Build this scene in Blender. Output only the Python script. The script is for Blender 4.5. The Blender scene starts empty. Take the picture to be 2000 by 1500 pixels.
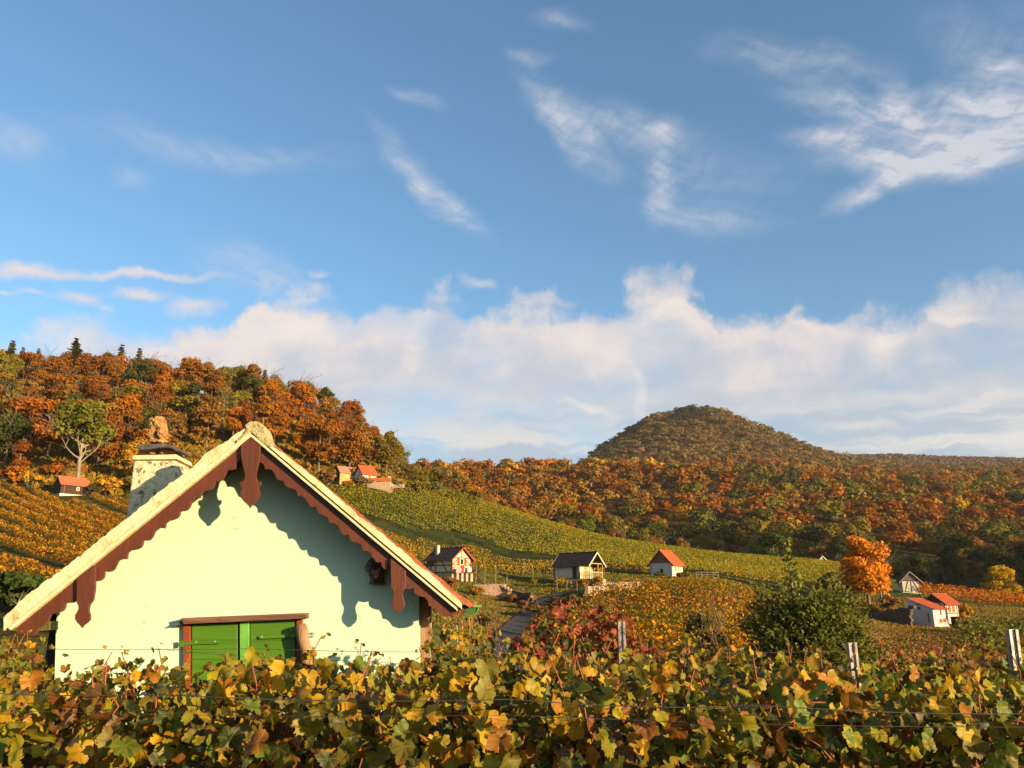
import bpy, bmesh, math, random
import numpy as np
from mathutils import Vector, Matrix, noise as mnoise

# ------------------------------------------------------------------ camera, sky, sun, exposure
S = bpy.context.scene
COL = S.collection
F = 1550.0
PITCH = math.radians(15.5)
CP, SP = math.cos(PITCH), math.sin(PITCH)
cam = bpy.data.cameras.new('camera')
cam.sensor_width = 36.0
cam.lens = 36.0 * F / 2000.0
cam.clip_start = 0.05
cam.clip_end = 20000
camo = bpy.data.objects.new('camera', cam)
COL.objects.link(camo)
camo.location = (0, 0, 0)
camo.rotation_euler = (math.pi / 2 + PITCH, 0, 0)
S.camera = camo
S.view_settings.view_transform = 'Standard'
S.view_settings.look = 'None'
S.view_settings.exposure = 1.2
S.view_settings.gamma = 1.0
S.cycles.max_bounces = 6
S.cycles.diffuse_bounces = 3
S.cycles.transparent_max_bounces = 4

SUN_DIR = Vector((-0.585, 0.45, -0.142)).normalized()      # the way the light travels
SUN_EL = math.asin(-SUN_DIR.z)
SUN_AZ = math.atan2(-SUN_DIR.x, -SUN_DIR.y)
sl = bpy.data.lights.new('sun', 'SUN')
sl.energy = 5.0
sl.angle = math.radians(0.5)
sl.color = (1.0, 0.72, 0.40)
so = bpy.data.objects.new('sun', sl)
COL.objects.link(so)
so.rotation_euler = SUN_DIR.to_track_quat('-Z', 'Y').to_euler()


def pix_dir(px, py):
    a = (px - 1000.0) / F
    v = (750.0 - py) / F
    return a, CP - v * SP, SP + v * CP


def azel(px, py):
    x, y, z = pix_dir(px, py)
    return math.degrees(math.atan2(x, y)), math.degrees(math.atan2(z, math.hypot(x, y)))


def build_world():
    w = bpy.data.worlds.new('World')
    S.world = w
    w.use_nodes = True
    nt = w.node_tree
    N, L = nt.nodes, nt.links
    bg = N['Background']
    bg.inputs[1].default_value = 0.112
    sky = N.new('ShaderNodeTexSky')
    sky.sky_type = 'NISHITA'
    sky.sun_disc = False
    sky.sun_elevation = SUN_EL
    sky.sun_rotation = SUN_AZ
    sky.altitude = 300
    sky.air_density = 1.0
    sky.dust_density = 2.2
    sky.ozone_density = 2.2

    def M(op, a, b=None, c=None, clamp=False):
        n = N.new('ShaderNodeMath')
        n.operation = op
        n.use_clamp = clamp
        for i, v in enumerate((a, b, c)):
            if v is None:
                continue
            if isinstance(v, (int, float)):
                n.inputs[i].default_value = v
            else:
                L.new(v, n.inputs[i])
        return n.outputs[0]

    def SS(v, lo, hi, a=0.0, b=1.0):
        n = N.new('ShaderNodeMapRange')
        n.interpolation_type = 'SMOOTHSTEP'
        L.new(v, n.inputs[0])
        for i, q in enumerate((lo, hi, a, b)):
            n.inputs[i + 1].default_value = q
        return n.outputs[0]

    def MIX(f, a, b):
        n = N.new('ShaderNodeMix')
        n.data_type = 'RGBA'
        for i, v in ((0, f), (6, a), (7, b)):
            if isinstance(v, (int, float)):
                n.inputs[i].default_value = v
            elif isinstance(v, tuple):
                n.inputs[i].default_value = (*v, 1)
            else:
                L.new(v, n.inputs[i])
        return n.outputs[2]

    def comb(x, y, z=0.0):
        n = N.new('ShaderNodeCombineXYZ')
        for i, v in enumerate((x, y, z)):
            if isinstance(v, (int, float)):
                n.inputs[i].default_value = v
            else:
                L.new(v, n.inputs[i])
        return n.outputs[0]

    def noise(vec, scale, detail=5, rough=.55, out=0, dist=0.0):
        n = N.new('ShaderNodeTexNoise')
        L.new(vec, n.inputs['Vector'])
        n.inputs['Scale'].default_value = scale
        n.inputs['Detail'].default_value = detail
        n.inputs['Roughness'].default_value = rough
        n.inputs['Distortion'].default_value = dist
        return n.outputs[out]

    def mapping(vec, loc=(0, 0, 0), rot=0.0, sc=(1, 1, 1), typ='TEXTURE'):
        n = N.new('ShaderNodeMapping')
        n.vector_type = typ
        L.new(vec, n.inputs[0])
        n.inputs[1].default_value = loc
        n.inputs[2].default_value = (0, 0, rot)
        n.inputs[3].default_value = sc
        return n.outputs[0]

    tc = N.new('ShaderNodeTexCoord').outputs['Generated']
    sep = N.new('ShaderNodeSeparateXYZ')
    L.new(tc, sep.inputs[0])
    X, Y, Z = sep.outputs
    az = M('MULTIPLY', M('ARCTAN2', X, Y), 57.2958)
    el = M('MULTIPLY', M('ARCSINE', Z), 57.2958)
    A = comb(az, el)

    def warp(vec, scale, amt, detail=3, stretch=(1, 1, 1)):
        m = mapping(vec, sc=stretch)
        c = noise(m, scale, detail, out=1)
        s = N.new('ShaderNodeVectorMath'); s.operation = 'SUBTRACT'
        L.new(c, s.inputs[0]); s.inputs[1].default_value = (.5, .5, .5)
        k = N.new('ShaderNodeVectorMath'); k.operation = 'MULTIPLY'
        L.new(s.outputs[0], k.inputs[0]); k.inputs[1].default_value = (amt, amt * .8, 0)
        a = N.new('ShaderNodeVectorMath'); a.operation = 'ADD'
        L.new(vec, a.inputs[0]); L.new(k.outputs[0], a.inputs[1])
        return a.outputs[0]

    W1 = warp(warp(A, .10, 4.0, 2), .5, 1.2, 4)
    W2 = warp(A, .35, 2.6, 3)

    def blob(vec, p0, p1, wid, strength, acc, soft=0.0):
        a0, e0 = azel(*p0)
        a1, e1 = azel(*p1)
        cx, cy = (a0 + a1) / 2, (e0 + e1) / 2
        ln = math.hypot(a1 - a0, e1 - e0) / 2 + wid * .04
        rot = math.atan2(e1 - e0, a1 - a0)
        m = mapping(vec, (cx, cy, 0), rot, (ln, wid / F * 50, 1))
        d = N.new('ShaderNodeVectorMath'); d.operation = 'LENGTH'
        L.new(m, d.inputs[0])
        v = SS(d.outputs['Value'], soft - .15, 1.5, strength, 0.0)
        return v if acc is None else M('ADD', acc, v)

    # thin high cloud
    acc = None
    for p0, p1, wd, st in [
        ((765, 280), (915, 435), 34, .75), ((1035, 165), (1130, 290), 34, .45),
        ((1100, 220), (1340, 262), 42, .40), ((1270, 235), (1345, 245), 26, .45),
        ((1060, 50), (1120, 52), 22, .42), ((770, 165), (850, 195), 17, .38),
        ((1010, 122), (1060, 128), 12, .35), ((1430, 95), (1680, 120), 38, .42),
        ((1540, 180), (1850, 240), 34, .62), ((1740, 170), (1780, 220), 34, .5),
        ((1850, 190), (2010, 205), 36, .95), ((1560, 268), (1670, 272), 26, .85),
        ((1630, 312), (1880, 325), 34, .9), ((1640, 405), (1800, 330), 24, .9),
        ((1800, 320), (2040, 250), 55, .95), ((1700, 250), (2000, 290), 70, .42),
        ((1300, 310), (1290, 390), 38, .62), ((1280, 400), (1480, 430), 34, .40),
        ((1100, 250), (1170, 310), 44, .38), ((1250, 300), (1500, 350), 60, .22),
        ((-40, 255), (60, 285), 35, .36), ((180, 262), (640, 300), 34, .32),
        ((225, 340), (285, 345), 18, .22), ((440, 500), (560, 560), 48, .45),
        ((2000, 120), (1940, 130), 14, .4), ((1900, 100), (2300, 260), 60, .6),
        ((2100, 60), (2500, 200), 60, .5), ((-500, 200), (-150, 260), 50, .5),
        ((-600, 400), (-200, 360), 60, .5)]:
        acc = blob(W1, p0, p1, wd, st, acc)
    fib = noise(mapping(W1, rot=-.35, sc=(4.5, 1, 1)), 1.1, 9, .66)
    fib2 = noise(mapping(W1, rot=.5, sc=(3.5, 1, 1)), .8, 8, .65)
    acc = M('MULTIPLY', acc, SS(fib, .30, .66, .35, 1.05))
    acc = M('MULTIPLY', acc, SS(fib2, .30, .66, .55, 1.15))
    # scattered cirrus in the rest of the dome
    far = M('MULTIPLY', SS(M('ABSOLUTE', az), 42, 60), SS(noise(mapping(W1, sc=(3, 1, 1)), .09, 6), .5, .75, 0, .7))
    acc = M('ADD', acc, far)
    acc = M('MULTIPLY', acc, SS(el, 8, 18))
    # low bank of cloud
    fc = N.new('ShaderNodeFloatCurve')
    pts = [(-500, 600), (-100, 585), (0, 640), (120, 640), (200, 600), (300, 640), (380, 640), (455, 630), (490, 570),
           (560, 560), (620, 585), (700, 600), (790, 590), (855, 555), (905, 590), (1040, 580), (1110, 600), (1160, 606),
           (1215, 570), (1265, 522), (1330, 540), (1385, 572), (1450, 600), (1530, 595), (1562, 560), (1600, 600),
           (1700, 590), (1800, 580), (1850, 535), (1905, 530), (1950, 520), (2000, 512), (2400, 560)]
    cm = fc.mapping.curves[0]
    ps = [((azel(x, y)[0] + 60) / 120, azel(x, y)[1] / 40) for x, y in pts]
    while len(cm.points) < len(ps) + 2:
        cm.points.new(.5, .5)
    allp = [(0.0, ps[0][1])] + ps + [(1.0, ps[-1][1])]
    for q, (x, y) in zip(cm.points, allp):
        q.location = (x, y)
    fc.mapping.update()
    s2 = N.new('ShaderNodeSeparateXYZ')
    L.new(W2, s2.inputs[0])
    L.new(M('ADD', M('DIVIDE', s2.outputs[0], 120), .5, clamp=True), fc.inputs['Value'])
    top = M('MULTIPLY', fc.outputs[0], 40)
    depth = M('SUBTRACT', top, s2.outputs[1])
    fn = noise(W2, .9, 9, .62)
    depth = M('ADD', depth, M('MULTIPLY', M('SUBTRACT', fn, .5), 2.4))
    bil = N.new('ShaderNodeTexVoronoi')
    bil.feature = 'SMOOTH_F1'
    bil.inputs['Scale'].default_value = .34
    bil.inputs['Smoothness'].default_value = .35
    L.new(mapping(W2, sc=(1.5, 1, 1)), bil.inputs['Vector'])
    billow = bil.outputs['Distance']
    depth = M('ADD', depth, M('MULTIPLY', M('SUBTRACT', .45, billow), 3.2))
    bank = SS(depth, -.4, 1.5)
    hole = SS(noise(mapping(W2, sc=(2.2, 1, 1)), .16, 5), .36, .56, .55, 1.0)
    bank = M('MULTIPLY', bank, hole)
    puffs = None
    for p0, p1, wd, st in [((-20, 528), (110, 528), 17, .95), ((110, 530), (420, 542), 10, .85),
                           ((130, 580), (170, 585), 16, .7), ((235, 580), (315, 578), 13, .85),
                           ((355, 600), (410, 600), 18, .75), ((-20, 578), (15, 580), 6, .6),
                           ((30, 575), (90, 577), 6, .5), ((600, 535), (640, 540), 9, .45),
                           ((190, 605), (215, 608), 9, .5), ((920, 550), (950, 555), 13, .5)]:
        puffs = blob(W2, p0, p1, wd, st, puffs)
    # lit heads inside the bank
    heads = None
    for p0, p1, wd, st in [((500, 575), (600, 640), 46, .8), ((480, 660), (640, 650), 40, .6),
                           ((840, 560), (820, 660), 30, .9), ((960, 600), (1090, 650), 50, .6),
                           ((1270, 560), (1230, 690), 60, .95), ((1340, 590), (1300, 660), 60, .8),
                           ((1560, 570), (1570, 600), 22, .8), ((1735, 640), (1725, 670), 38, 1.0),
                           ((1870, 545), (1860, 590), 40, 1.0), ((1820, 625), (1920, 630), 10, .8),
                           ((1235, 720), (1260, 810), 16, .7), ((1100, 780), (1200, 808), 10, .9),
                           ((100, 660), (190, 680), 22, .6), ((270, 680), (330, 680), 12, .9),
                           ((1600, 830), (1750, 840), 14, .6), ((1550, 780), (2000, 760), 20, .45),
                           ((700, 760), (1050, 780), 40, .35)]:
        heads = blob(W2, p0, p1, wd, st, heads, .1)
    streak = noise(mapping(W2, sc=(9, 1, 1)), .55, 5, .55)
    lowf = SS(el, 9, 17, 1, 0)
    # colours (radiance before exposure)
    k = 1 / (0.112 * 2.297)
    cream = (.86 * k, .755 * k, .715 * k)
    warm = (.97 * k, .84 * k, .74 * k)
    lav = (.60 * k, .62 * k, .69 * k)
    blu = (.50 * k, .58 * k, .66 * k)
    body = MIX(SS(M('ADD', M('MULTIPLY', depth, -.055), M('ADD', noise(W2, .22, 5), M('MULTIPLY', M('SUBTRACT', .45, billow), .45))), .12, .46), lav, cream)
    lowc = MIX(SS(streak, .42, .58), (.46 * k, .56 * k, .66 * k), (.80 * k, .77 * k, .73 * k))
    body = MIX(lowf, body, lowc)
    body = MIX(M('MULTIPLY', M('MINIMUM', heads, 1.0), .9), body, warm)
    hs = N.new('ShaderNodeHueSaturation')
    hs.inputs['Saturation'].default_value = 1.02
    L.new(sky.outputs[0], hs.inputs['Color'])
    mul = N.new('ShaderNodeVectorMath'); mul.operation = 'MULTIPLY'
    L.new(hs.outputs[0], mul.inputs[0]); mul.inputs[1].default_value = (.80, 1.0, 1.03)
    c = MIX(M('MINIMUM', acc, .80), mul.outputs[0], (.74 * k, .74 * k, .78 * k))
    c = MIX(M('MULTIPLY', bank, .95), c, body)
    c = MIX(M('MINIMUM', puffs, .95), c, cream)
    L.new(c, bg.inputs[0])
    w.cycles.sampling_method = 'MANUAL'
    w.cycles.sample_map_resolution = 512


build_world()

# ------------------------------------------------------------------ projection helpers


def P(px, py, Y):
    x, y, z = pix_dir(px, py)
    return Vector((x / y * Y, Y, z / y * Y))


def e_of(py):
    v = (750.0 - py) / F
    return (SP + v * CP) / (CP - v * SP)


def project(x, y, z):
    d = y * CP + z * SP
    d = np.maximum(d, 1e-3)
    return 1000 + F * x / d, 750 - F * (z * CP - y * SP) / d


# ------------------------------------------------------------------ terrain height field
CUR = [  # forward distance, [(px, py)] of the ground there;  ('z', ...) = plain heights
    (0.5, 'z', [(-600, -1.75), (2600, -1.75)]),
    (4, 'z', [(-600, -1.8), (2600, -1.85)]),
    (9, 'z', [(-600, -2.2), (700, -2.3), (2600, -2.3)]),
    (25, 'z', [(-600, -2.2), (450, -2.3), (850, -2.8), (1200, -3.0), (2600, -3.4)]),
    (45, 'p', [(-600, 1150), (0, 1145), (220, 1150), (450, 1165), (700, 1195), (850, 1235), (1000, 1300), (1200, 1285),
               (1400, 1275), (1600, 1290), (1800, 1290), (2600, 1290)]),
    (70, 'p', [(-600, 1080), (0, 1075), (220, 1085), (450, 1105), (700, 1140), (850, 1195), (1000, 1250), (1200, 1222),
               (1400, 1215), (1600, 1250), (1800, 1258), (2000, 1253), (2600, 1250)]),
    (95, 'p', [(-600, 1015), (0, 1010), (220, 1025), (450, 1050), (700, 1085), (850, 1150), (1000, 1180), (1100, 1168),
               (1200, 1156), (1400, 1150), (1600, 1195), (1800, 1220), (2000, 1225), (2600, 1215)]),
    (120, 'p', [(-600, 965), (0, 960), (220, 982), (450, 1003), (700, 1030), (850, 1092), (1000, 1120), (1150, 1122),
                (1300, 1122), (1400, 1128), (1600, 1165), (1760, 1166), (2000, 1190), (2600, 1190)]),
    (150, 'p', [(-600, 895), (0, 893), (220, 905), (450, 922), (640, 944), (740, 948), (800, 972), (850, 996),
                (1000, 1050), (1200, 1088), (1400, 1108), (1600, 1125), (1800, 1150), (2000, 1178), (2600, 1195)]),
    (186, 'p', [(-600, 824), (0, 826), (220, 832), (450, 855), (700, 915), (800, 945), (880, 962), (1000, 1005),
                (1100, 1035), (1200, 1060), (1400, 1088), (1640, 1106), (1800, 1150), (2000, 1190), (2600, 1200)]),
    (235, 'p', [(-600, 756), (0, 756), (220, 763), (330, 776), (420, 776), (560, 808), (640, 840), (700, 872), (800, 940),
                (900, 990), (1000, 1040), (1100, 1090), (1300, 1125), (1600, 1140), (1800, 1160), (2000, 1180),
                (2600, 1180)]),
    (300, 'p', [(-600, 785), (0, 785), (400, 825), (700, 900), (800, 960), (900, 1015), (1000, 1050), (1200, 1082),
                (1400, 1098), (1600, 1110), (1800, 1125), (2000, 1130), (2600, 1130)]),
    (400, 'p', [(-600, 870), (400, 900), (800, 965), (1000, 990), (1200, 1005), (1400, 1010), (1600, 1020),
                (1800, 1040), (2000, 1048), (2600, 1050)]),
    (550, 'p', [(-600, 910), (400, 920), (800, 932), (1000, 930), (1200, 928), (1400, 935), (1600, 950), (1800, 972),
                (2000, 985), (2600, 990)]),
    (640, 'p', [(-600, 930), (800, 945), (1150, 935), (1300, 938), (1500, 942), (1650, 948), (1800, 958), (2600, 962)]),
    (850, 'p', [(-600, 950), (1000, 950), (1140, 930), (1200, 912), (1300, 888), (1400, 886), (1500, 898), (1600, 913),
                (1700, 928), (1800, 932), (2600, 934)]),
    (1050, 'p', [(-600, 960), (1090, 955), (1150, 908), (1172, 888), (1205, 872), (1235, 852), (1268, 832), (1298, 821),
                 (1335, 813), (1372, 811), (1410, 817), (1430, 825), (1470, 842), (1510, 859), (1560, 878), (1620, 897),
                 (1690, 914), (1760, 920), (2600, 925)]),
    (1300, 'p', [(-600, 970), (1000, 970), (1350, 900), (1700, 935), (2600, 940)]),
    (2000, 'p', [(-600, 1000), (1400, 960), (1640, 911), (1750, 909), (1850, 912), (2000, 914), (2600, 918)]),
    (3000, 'p', [(-600, 1040), (1400, 1000), (2600, 980)]),
    (9000, 'p', [(-600, 1120), (2600, 1120)]),
]
APX = np.linspace(-700, 2700, 341)


def build_table():
    Ds, rows = [], []
    for D, kind, pts in CUR:
        xs = np.array([p[0] for p in pts], float)
        ys = np.array([p[1] for p in pts], float)
        v = np.interp(APX, xs, ys)
        k = np.ones(9) / 9 if D < 800 else np.ones(3) / 3
        pad = len(k) // 2
        v = np.convolve(np.pad(v, pad, mode='edge'), k, mode='valid')
        if kind == 'p':
            q = (750.0 - v) / F
            v = (SP + q * CP) / (CP - q * SP) * D
        Ds.append(D)
        rows.append(v)
    return np.array(Ds, float), np.array(rows)


TD, TZ = build_table()
LD = np.log(TD)


def slopes():
    h = np.diff(LD)[:, None]
    d = np.diff(TZ, axis=0) / h
    m = np.zeros_like(TZ)
    m[1:-1] = np.where(d[:-1] * d[1:] > 0, 2 * d[:-1] * d[1:] / (d[:-1] + d[1:] + 1e-12), 0)
    m[0], m[-1] = d[0], d[-1]
    return m


TM = slopes()


def px_of_a(a, z_over_y=0.0):
    return 1000 + F * a / (CP + z_over_y * SP)


def H(x, y):
    x = np.asarray(x, float)
    y = np.asarray(y, float)
    r = np.hypot(x, y)
    th = np.arctan2(x, y)
    lim = math.radians(46)
    tc = np.clip(th, -lim, lim)
    D = np.clip(r * np.cos(tc), TD[0], TD[-1])
    a = np.tan(tc)
    px = px_of_a(a)
    l = np.log(D)
    k = np.clip(np.searchsorted(LD, l) - 1, 0, len(LD) - 2)
    for _ in range(2):
        c = np.clip((px - APX[0]) / (APX[1] - APX[0]), 0, len(APX) - 1.001)
        i = c.astype(int)
        f = c - i
        z0 = TZ[k, i] * (1 - f) + TZ[k, i + 1] * f
        z1 = TZ[k + 1, i] * (1 - f) + TZ[k + 1, i + 1] * f
        m0 = TM[k, i] * (1 - f) + TM[k, i + 1] * f
        m1 = TM[k + 1, i] * (1 - f) + TM[k + 1, i + 1] * f
        hh = LD[k + 1] - LD[k]
        t = (l - LD[k]) / hh
        z = ((2 * t**3 - 3 * t**2 + 1) * z0 + (t**3 - 2 * t**2 + t) * hh * m0 + (-2 * t**3 + 3 * t**2) * z1
             + (t**3 - t**2) * hh * m1)
        px = px_of_a(a, z / D)
    w = np.clip((np.abs(np.degrees(th)) - 55) / 60, 0, 1)
    w = w * w * (3 - 2 * w)
    z = z * (1 - w) + (-1.75) * w
    # unseen knoll added outside the frame on the right to shade the valley floor
    z = z + 80 * np.exp(-((x - 335)**2 + (y - 112)**2) / (2 * 78.0**2)) * np.clip((r - 60) / 100, 0, 1)
    return z


def h(x, y):
    return float(H(x, y))


def GP(px, Y):
    """the ground point seen in column px at forward distance Y"""
    z = -2.0
    for _ in range(4):
        x = (px - 1000) / F * (Y * CP + z * SP)
        z = h(x, Y)
    return Vector((x, Y, z))


def gpy(px, Y):
    g = GP(px, Y)
    return float(project(g.x, g.y, g.z)[1])


# ------------------------------------------------------------------ object helpers
def tag(o, label=None, cat=None, group=None, kind=None):
    if label:
        o['label'] = label
    if cat:
        o['category'] = cat
    if group:
        o['group'] = group
    if kind:
        o['kind'] = kind
    return o


def empty(name, loc, rz=0.0, label=None, cat=None, group=None):
    o = bpy.data.objects.new(name, None)
    COL.objects.link(o)
    o.location = loc
    o.rotation_euler = (0, 0, rz)
    o.empty_display_size = .2
    return tag(o, label, cat, group)


def mesh_np(name, V, Fc, col=None, uv=None, smooth=False, mat=None):
    me = bpy.data.meshes.new(name)
    V = np.asarray(V, np.float32)
    Fc = np.asarray(Fc, np.int32)
    n, k = Fc.shape
    me.vertices.add(len(V))
    me.vertices.foreach_set('co', V.ravel())
    me.loops.add(n * k)
    me.loops.foreach_set('vertex_index', Fc.ravel())
    me.polygons.add(n)
    me.polygons.foreach_set('loop_start', np.arange(0, n * k, k, dtype=np.int32))
    if smooth:
        me.polygons.foreach_set('use_smooth', np.ones(n, bool))
    me.update(calc_edges=True)
    if col is not None:
        c4 = np.ones((len(V), 4), np.float32)
        c4[:, :3] = col
        at = me.color_attributes.new('Col', 'FLOAT_COLOR', 'POINT')
        at.data.foreach_set('color', c4.ravel())
    if uv is not None:
        ul = me.uv_layers.new(name='UVMap')
        ul.data.foreach_set('uv', np.asarray(uv, np.float32)[Fc.ravel()].ravel())
    if mat:
        me.materials.append(mat)
    return me


def link(name, me, parent=None, loc=None):
    o = bpy.data.objects.new(name, me)
    COL.objects.link(o)
    if parent is not None:
        o.parent = parent
    if loc is not None:
        o.location = loc
    return o


class MB:
    def __init__(s):
        s.v = []
        s.f = []

    def add(s, vs, fs):
        n = len(s.v)
        s.v += [Vector(v) for v in vs]
        s.f += [tuple(n + i for i in f) for f in fs]
        return s

    def box(s, c, d, rz=0.0, tilt=None):
        c = Vector(c)
        R = Matrix.Rotation(rz, 3, 'Z')
        if tilt:
            R = R @ Matrix.Rotation(tilt[1], 3, tilt[0])
        vs = [c + R @ Vector((sx * d[0] / 2, sy * d[1] / 2, sz * d[2] / 2)) for sx in (-1, 1) for sy in (-1, 1)
              for sz in (-1, 1)]
        return s.add(vs, [(0, 1, 3, 2), (4, 6, 7, 5), (0, 4, 5, 1), (2, 3, 7, 6), (0, 2, 6, 4), (1, 5, 7, 3)])

    def bar(s, a, b, w, t, up=(0, 0, 1)):
        """rectangular bar from a to b: w across, t along 'up'"""
        a, b = Vector(a), Vector(b)
        d = (b - a).normalized()
        u = Vector(up)
        if abs(d.dot(u)) > .98:
            u = Vector((0, 1, 0))
        r = d.cross(u).normalized()
        u = r.cross(d).normalized()
        vs = [p + r * sx * w / 2 + u * sz * t / 2 for p in (a, b) for sx, sz in ((-1, -1), (1, -1), (1, 1), (-1, 1))]
        return s.add(vs, [(0, 3, 2, 1), (4, 5, 6, 7), (0, 1, 5, 4), (1, 2, 6, 5), (2, 3, 7, 6), (3, 0, 4, 7)])

    def tube(s, pts, rad, n=6, cap=True):
        pts = [Vector(p) for p in pts]
        if not isinstance(rad, (list, tuple)):
            rad = [rad] * len(pts)
        base = len(s.v)
        pr = None
        for i, p in enumerate(pts):
            d = (pts[min(i + 1, len(pts) - 1)] - pts[max(i - 1, 0)])
            if d.length < 1e-9:
                d = Vector((0, 0, 1))
            d.normalize()
            r = (pr - d * pr.dot(d)) if pr is not None else d.cross(Vector((.13, .21, 1)))
            if r.length < 1e-6:
                r = d.cross(Vector((1, 0, 0)))
            r.normalize()
            pr = r
            q = d.cross(r)
            for j in range(n):
                t = 2 * math.pi * j / n
                s.v.append(p + (r * math.cos(t) + q * math.sin(t)) * rad[i])
        for i in range(len(pts) - 1):
            for j in range(n):
                a = base + i * n + j
                b = base + i * n + (j + 1) % n
                s.f.append((a, b, b + n, a + n))
        if cap:
            s.f.append(tuple(base + j for j in reversed(range(n))))
            s.f.append(tuple(base + (len(pts) - 1) * n + j for j in range(n)))
        return s

    def prism(s, front, back):
        n = len(front)
        fs = [tuple(range(n)), tuple(range(2 * n - 1, n - 1, -1))]
        for i in range(n):
            j = (i + 1) % n
            fs.append((i, i + n, j + n, j))
        return s.add(list(front) + list(back), fs)

    def build(s, name, mat, parent=None, world=False, smooth=False, bevel=0.0):
        off = Vector((0, 0, 0))
        if world and parent is not None:
            q = parent
            while q is not None:
                off += q.location
                q = q.parent
        me = bpy.data.meshes.new(name)
        me.from_pydata([tuple(v - off) for v in s.v], [], s.f)
        me.materials.append(mat)
        bm = bmesh.new()
        bm.from_mesh(me)
        bmesh.ops.recalc_face_normals(bm, faces=bm.faces)
        big = [f for f in bm.faces if len(f.verts) > 4]
        if big:
            bmesh.ops.triangulate(bm, faces=big)
        bm.to_mesh(me)
        bm.free()
        if smooth:
            me.shade_smooth()
        o = link(name, me, parent)
        if bevel:
            m = o.modifiers.new('bevel', 'BEVEL')
            m.width = bevel
            m.segments = 2
            m.limit_method = 'ANGLE'
        return o


# ------------------------------------------------------------------ materials
def newmat(name):
    m = bpy.data.materials.new(name)
    m.use_nodes = True
    return m, m.node_tree.nodes, m.node_tree.links, m.node_tree.nodes['Principled BSDF']


def nmat(name, c1, c2=None, scale=5.0, detail=5, rough=.8, bump=.2, stretch=(1, 1, 1), spots=None, spec=.3, metal=0.0,
         lo=.35, hi=.65, bdist=.02):
    m, N, L, B = newmat(name)
    c2 = c2 or tuple(c * .75 for c in c1)
    tc = N.new('ShaderNodeTexCoord')
    mp = N.new('ShaderNodeMapping')
    mp.inputs[3].default_value = stretch
    L.new(tc.outputs['Object'], mp.inputs[0])
    n = N.new('ShaderNodeTexNoise')
    n.inputs['Scale'].default_value = scale
    n.inputs['Detail'].default_value = detail
    n.inputs['Roughness'].default_value = .62
    L.new(mp.outputs[0], n.inputs['Vector'])
    r = N.new('ShaderNodeValToRGB')
    r.color_ramp.elements[0].position = lo
    r.color_ramp.elements[1].position = hi
    r.color_ramp.elements[0].color = (*c2, 1)
    r.color_ramp.elements[1].color = (*c1, 1)
    L.new(n.outputs[0], r.inputs[0])
    out = r.outputs[0]
    for (col, sc, a, b, amt) in (spots or []):
        n2 = N.new('ShaderNodeTexNoise')
        n2.inputs['Scale'].default_value = sc
        n2.inputs['Detail'].default_value = 8
        n2.inputs['Roughness'].default_value = .7
        L.new(mp.outputs[0], n2.inputs['Vector'])
        mr = N.new('ShaderNodeMapRange')
        mr.inputs[1].default_value = a
        mr.inputs[2].default_value = b
        mr.inputs[4].default_value = amt
        L.new(n2.outputs[0], mr.inputs[0])
        mx = N.new('ShaderNodeMix')
        mx.data_type = 'RGBA'
        L.new(mr.outputs[0], mx.inputs[0])
        L.new(out, mx.inputs[6])
        mx.inputs[7].default_value = (*col, 1)
        out = mx.outputs[2]
    L.new(out, B.inputs['Base Color'])
    B.inputs['Roughness'].default_value = rough
    B.inputs['Specular IOR Level'].default_value = spec
    B.inputs['Metallic'].default_value = metal
    if bump:
        bp = N.new('ShaderNodeBump')
        bp.inputs['Strength'].default_value = bump
        bp.inputs['Distance'].default_value = bdist
        n3 = N.new('ShaderNodeTexNoise')
        n3.inputs['Scale'].default_value = scale * 4
        n3.inputs['Detail'].default_value = 6
        L.new(mp.outputs[0], n3.inputs['Vector'])
        L.new(n3.outputs[0], bp.inputs['Height'])
        L.new(bp.outputs[0], B.inputs['Normal'])
    return m


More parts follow.
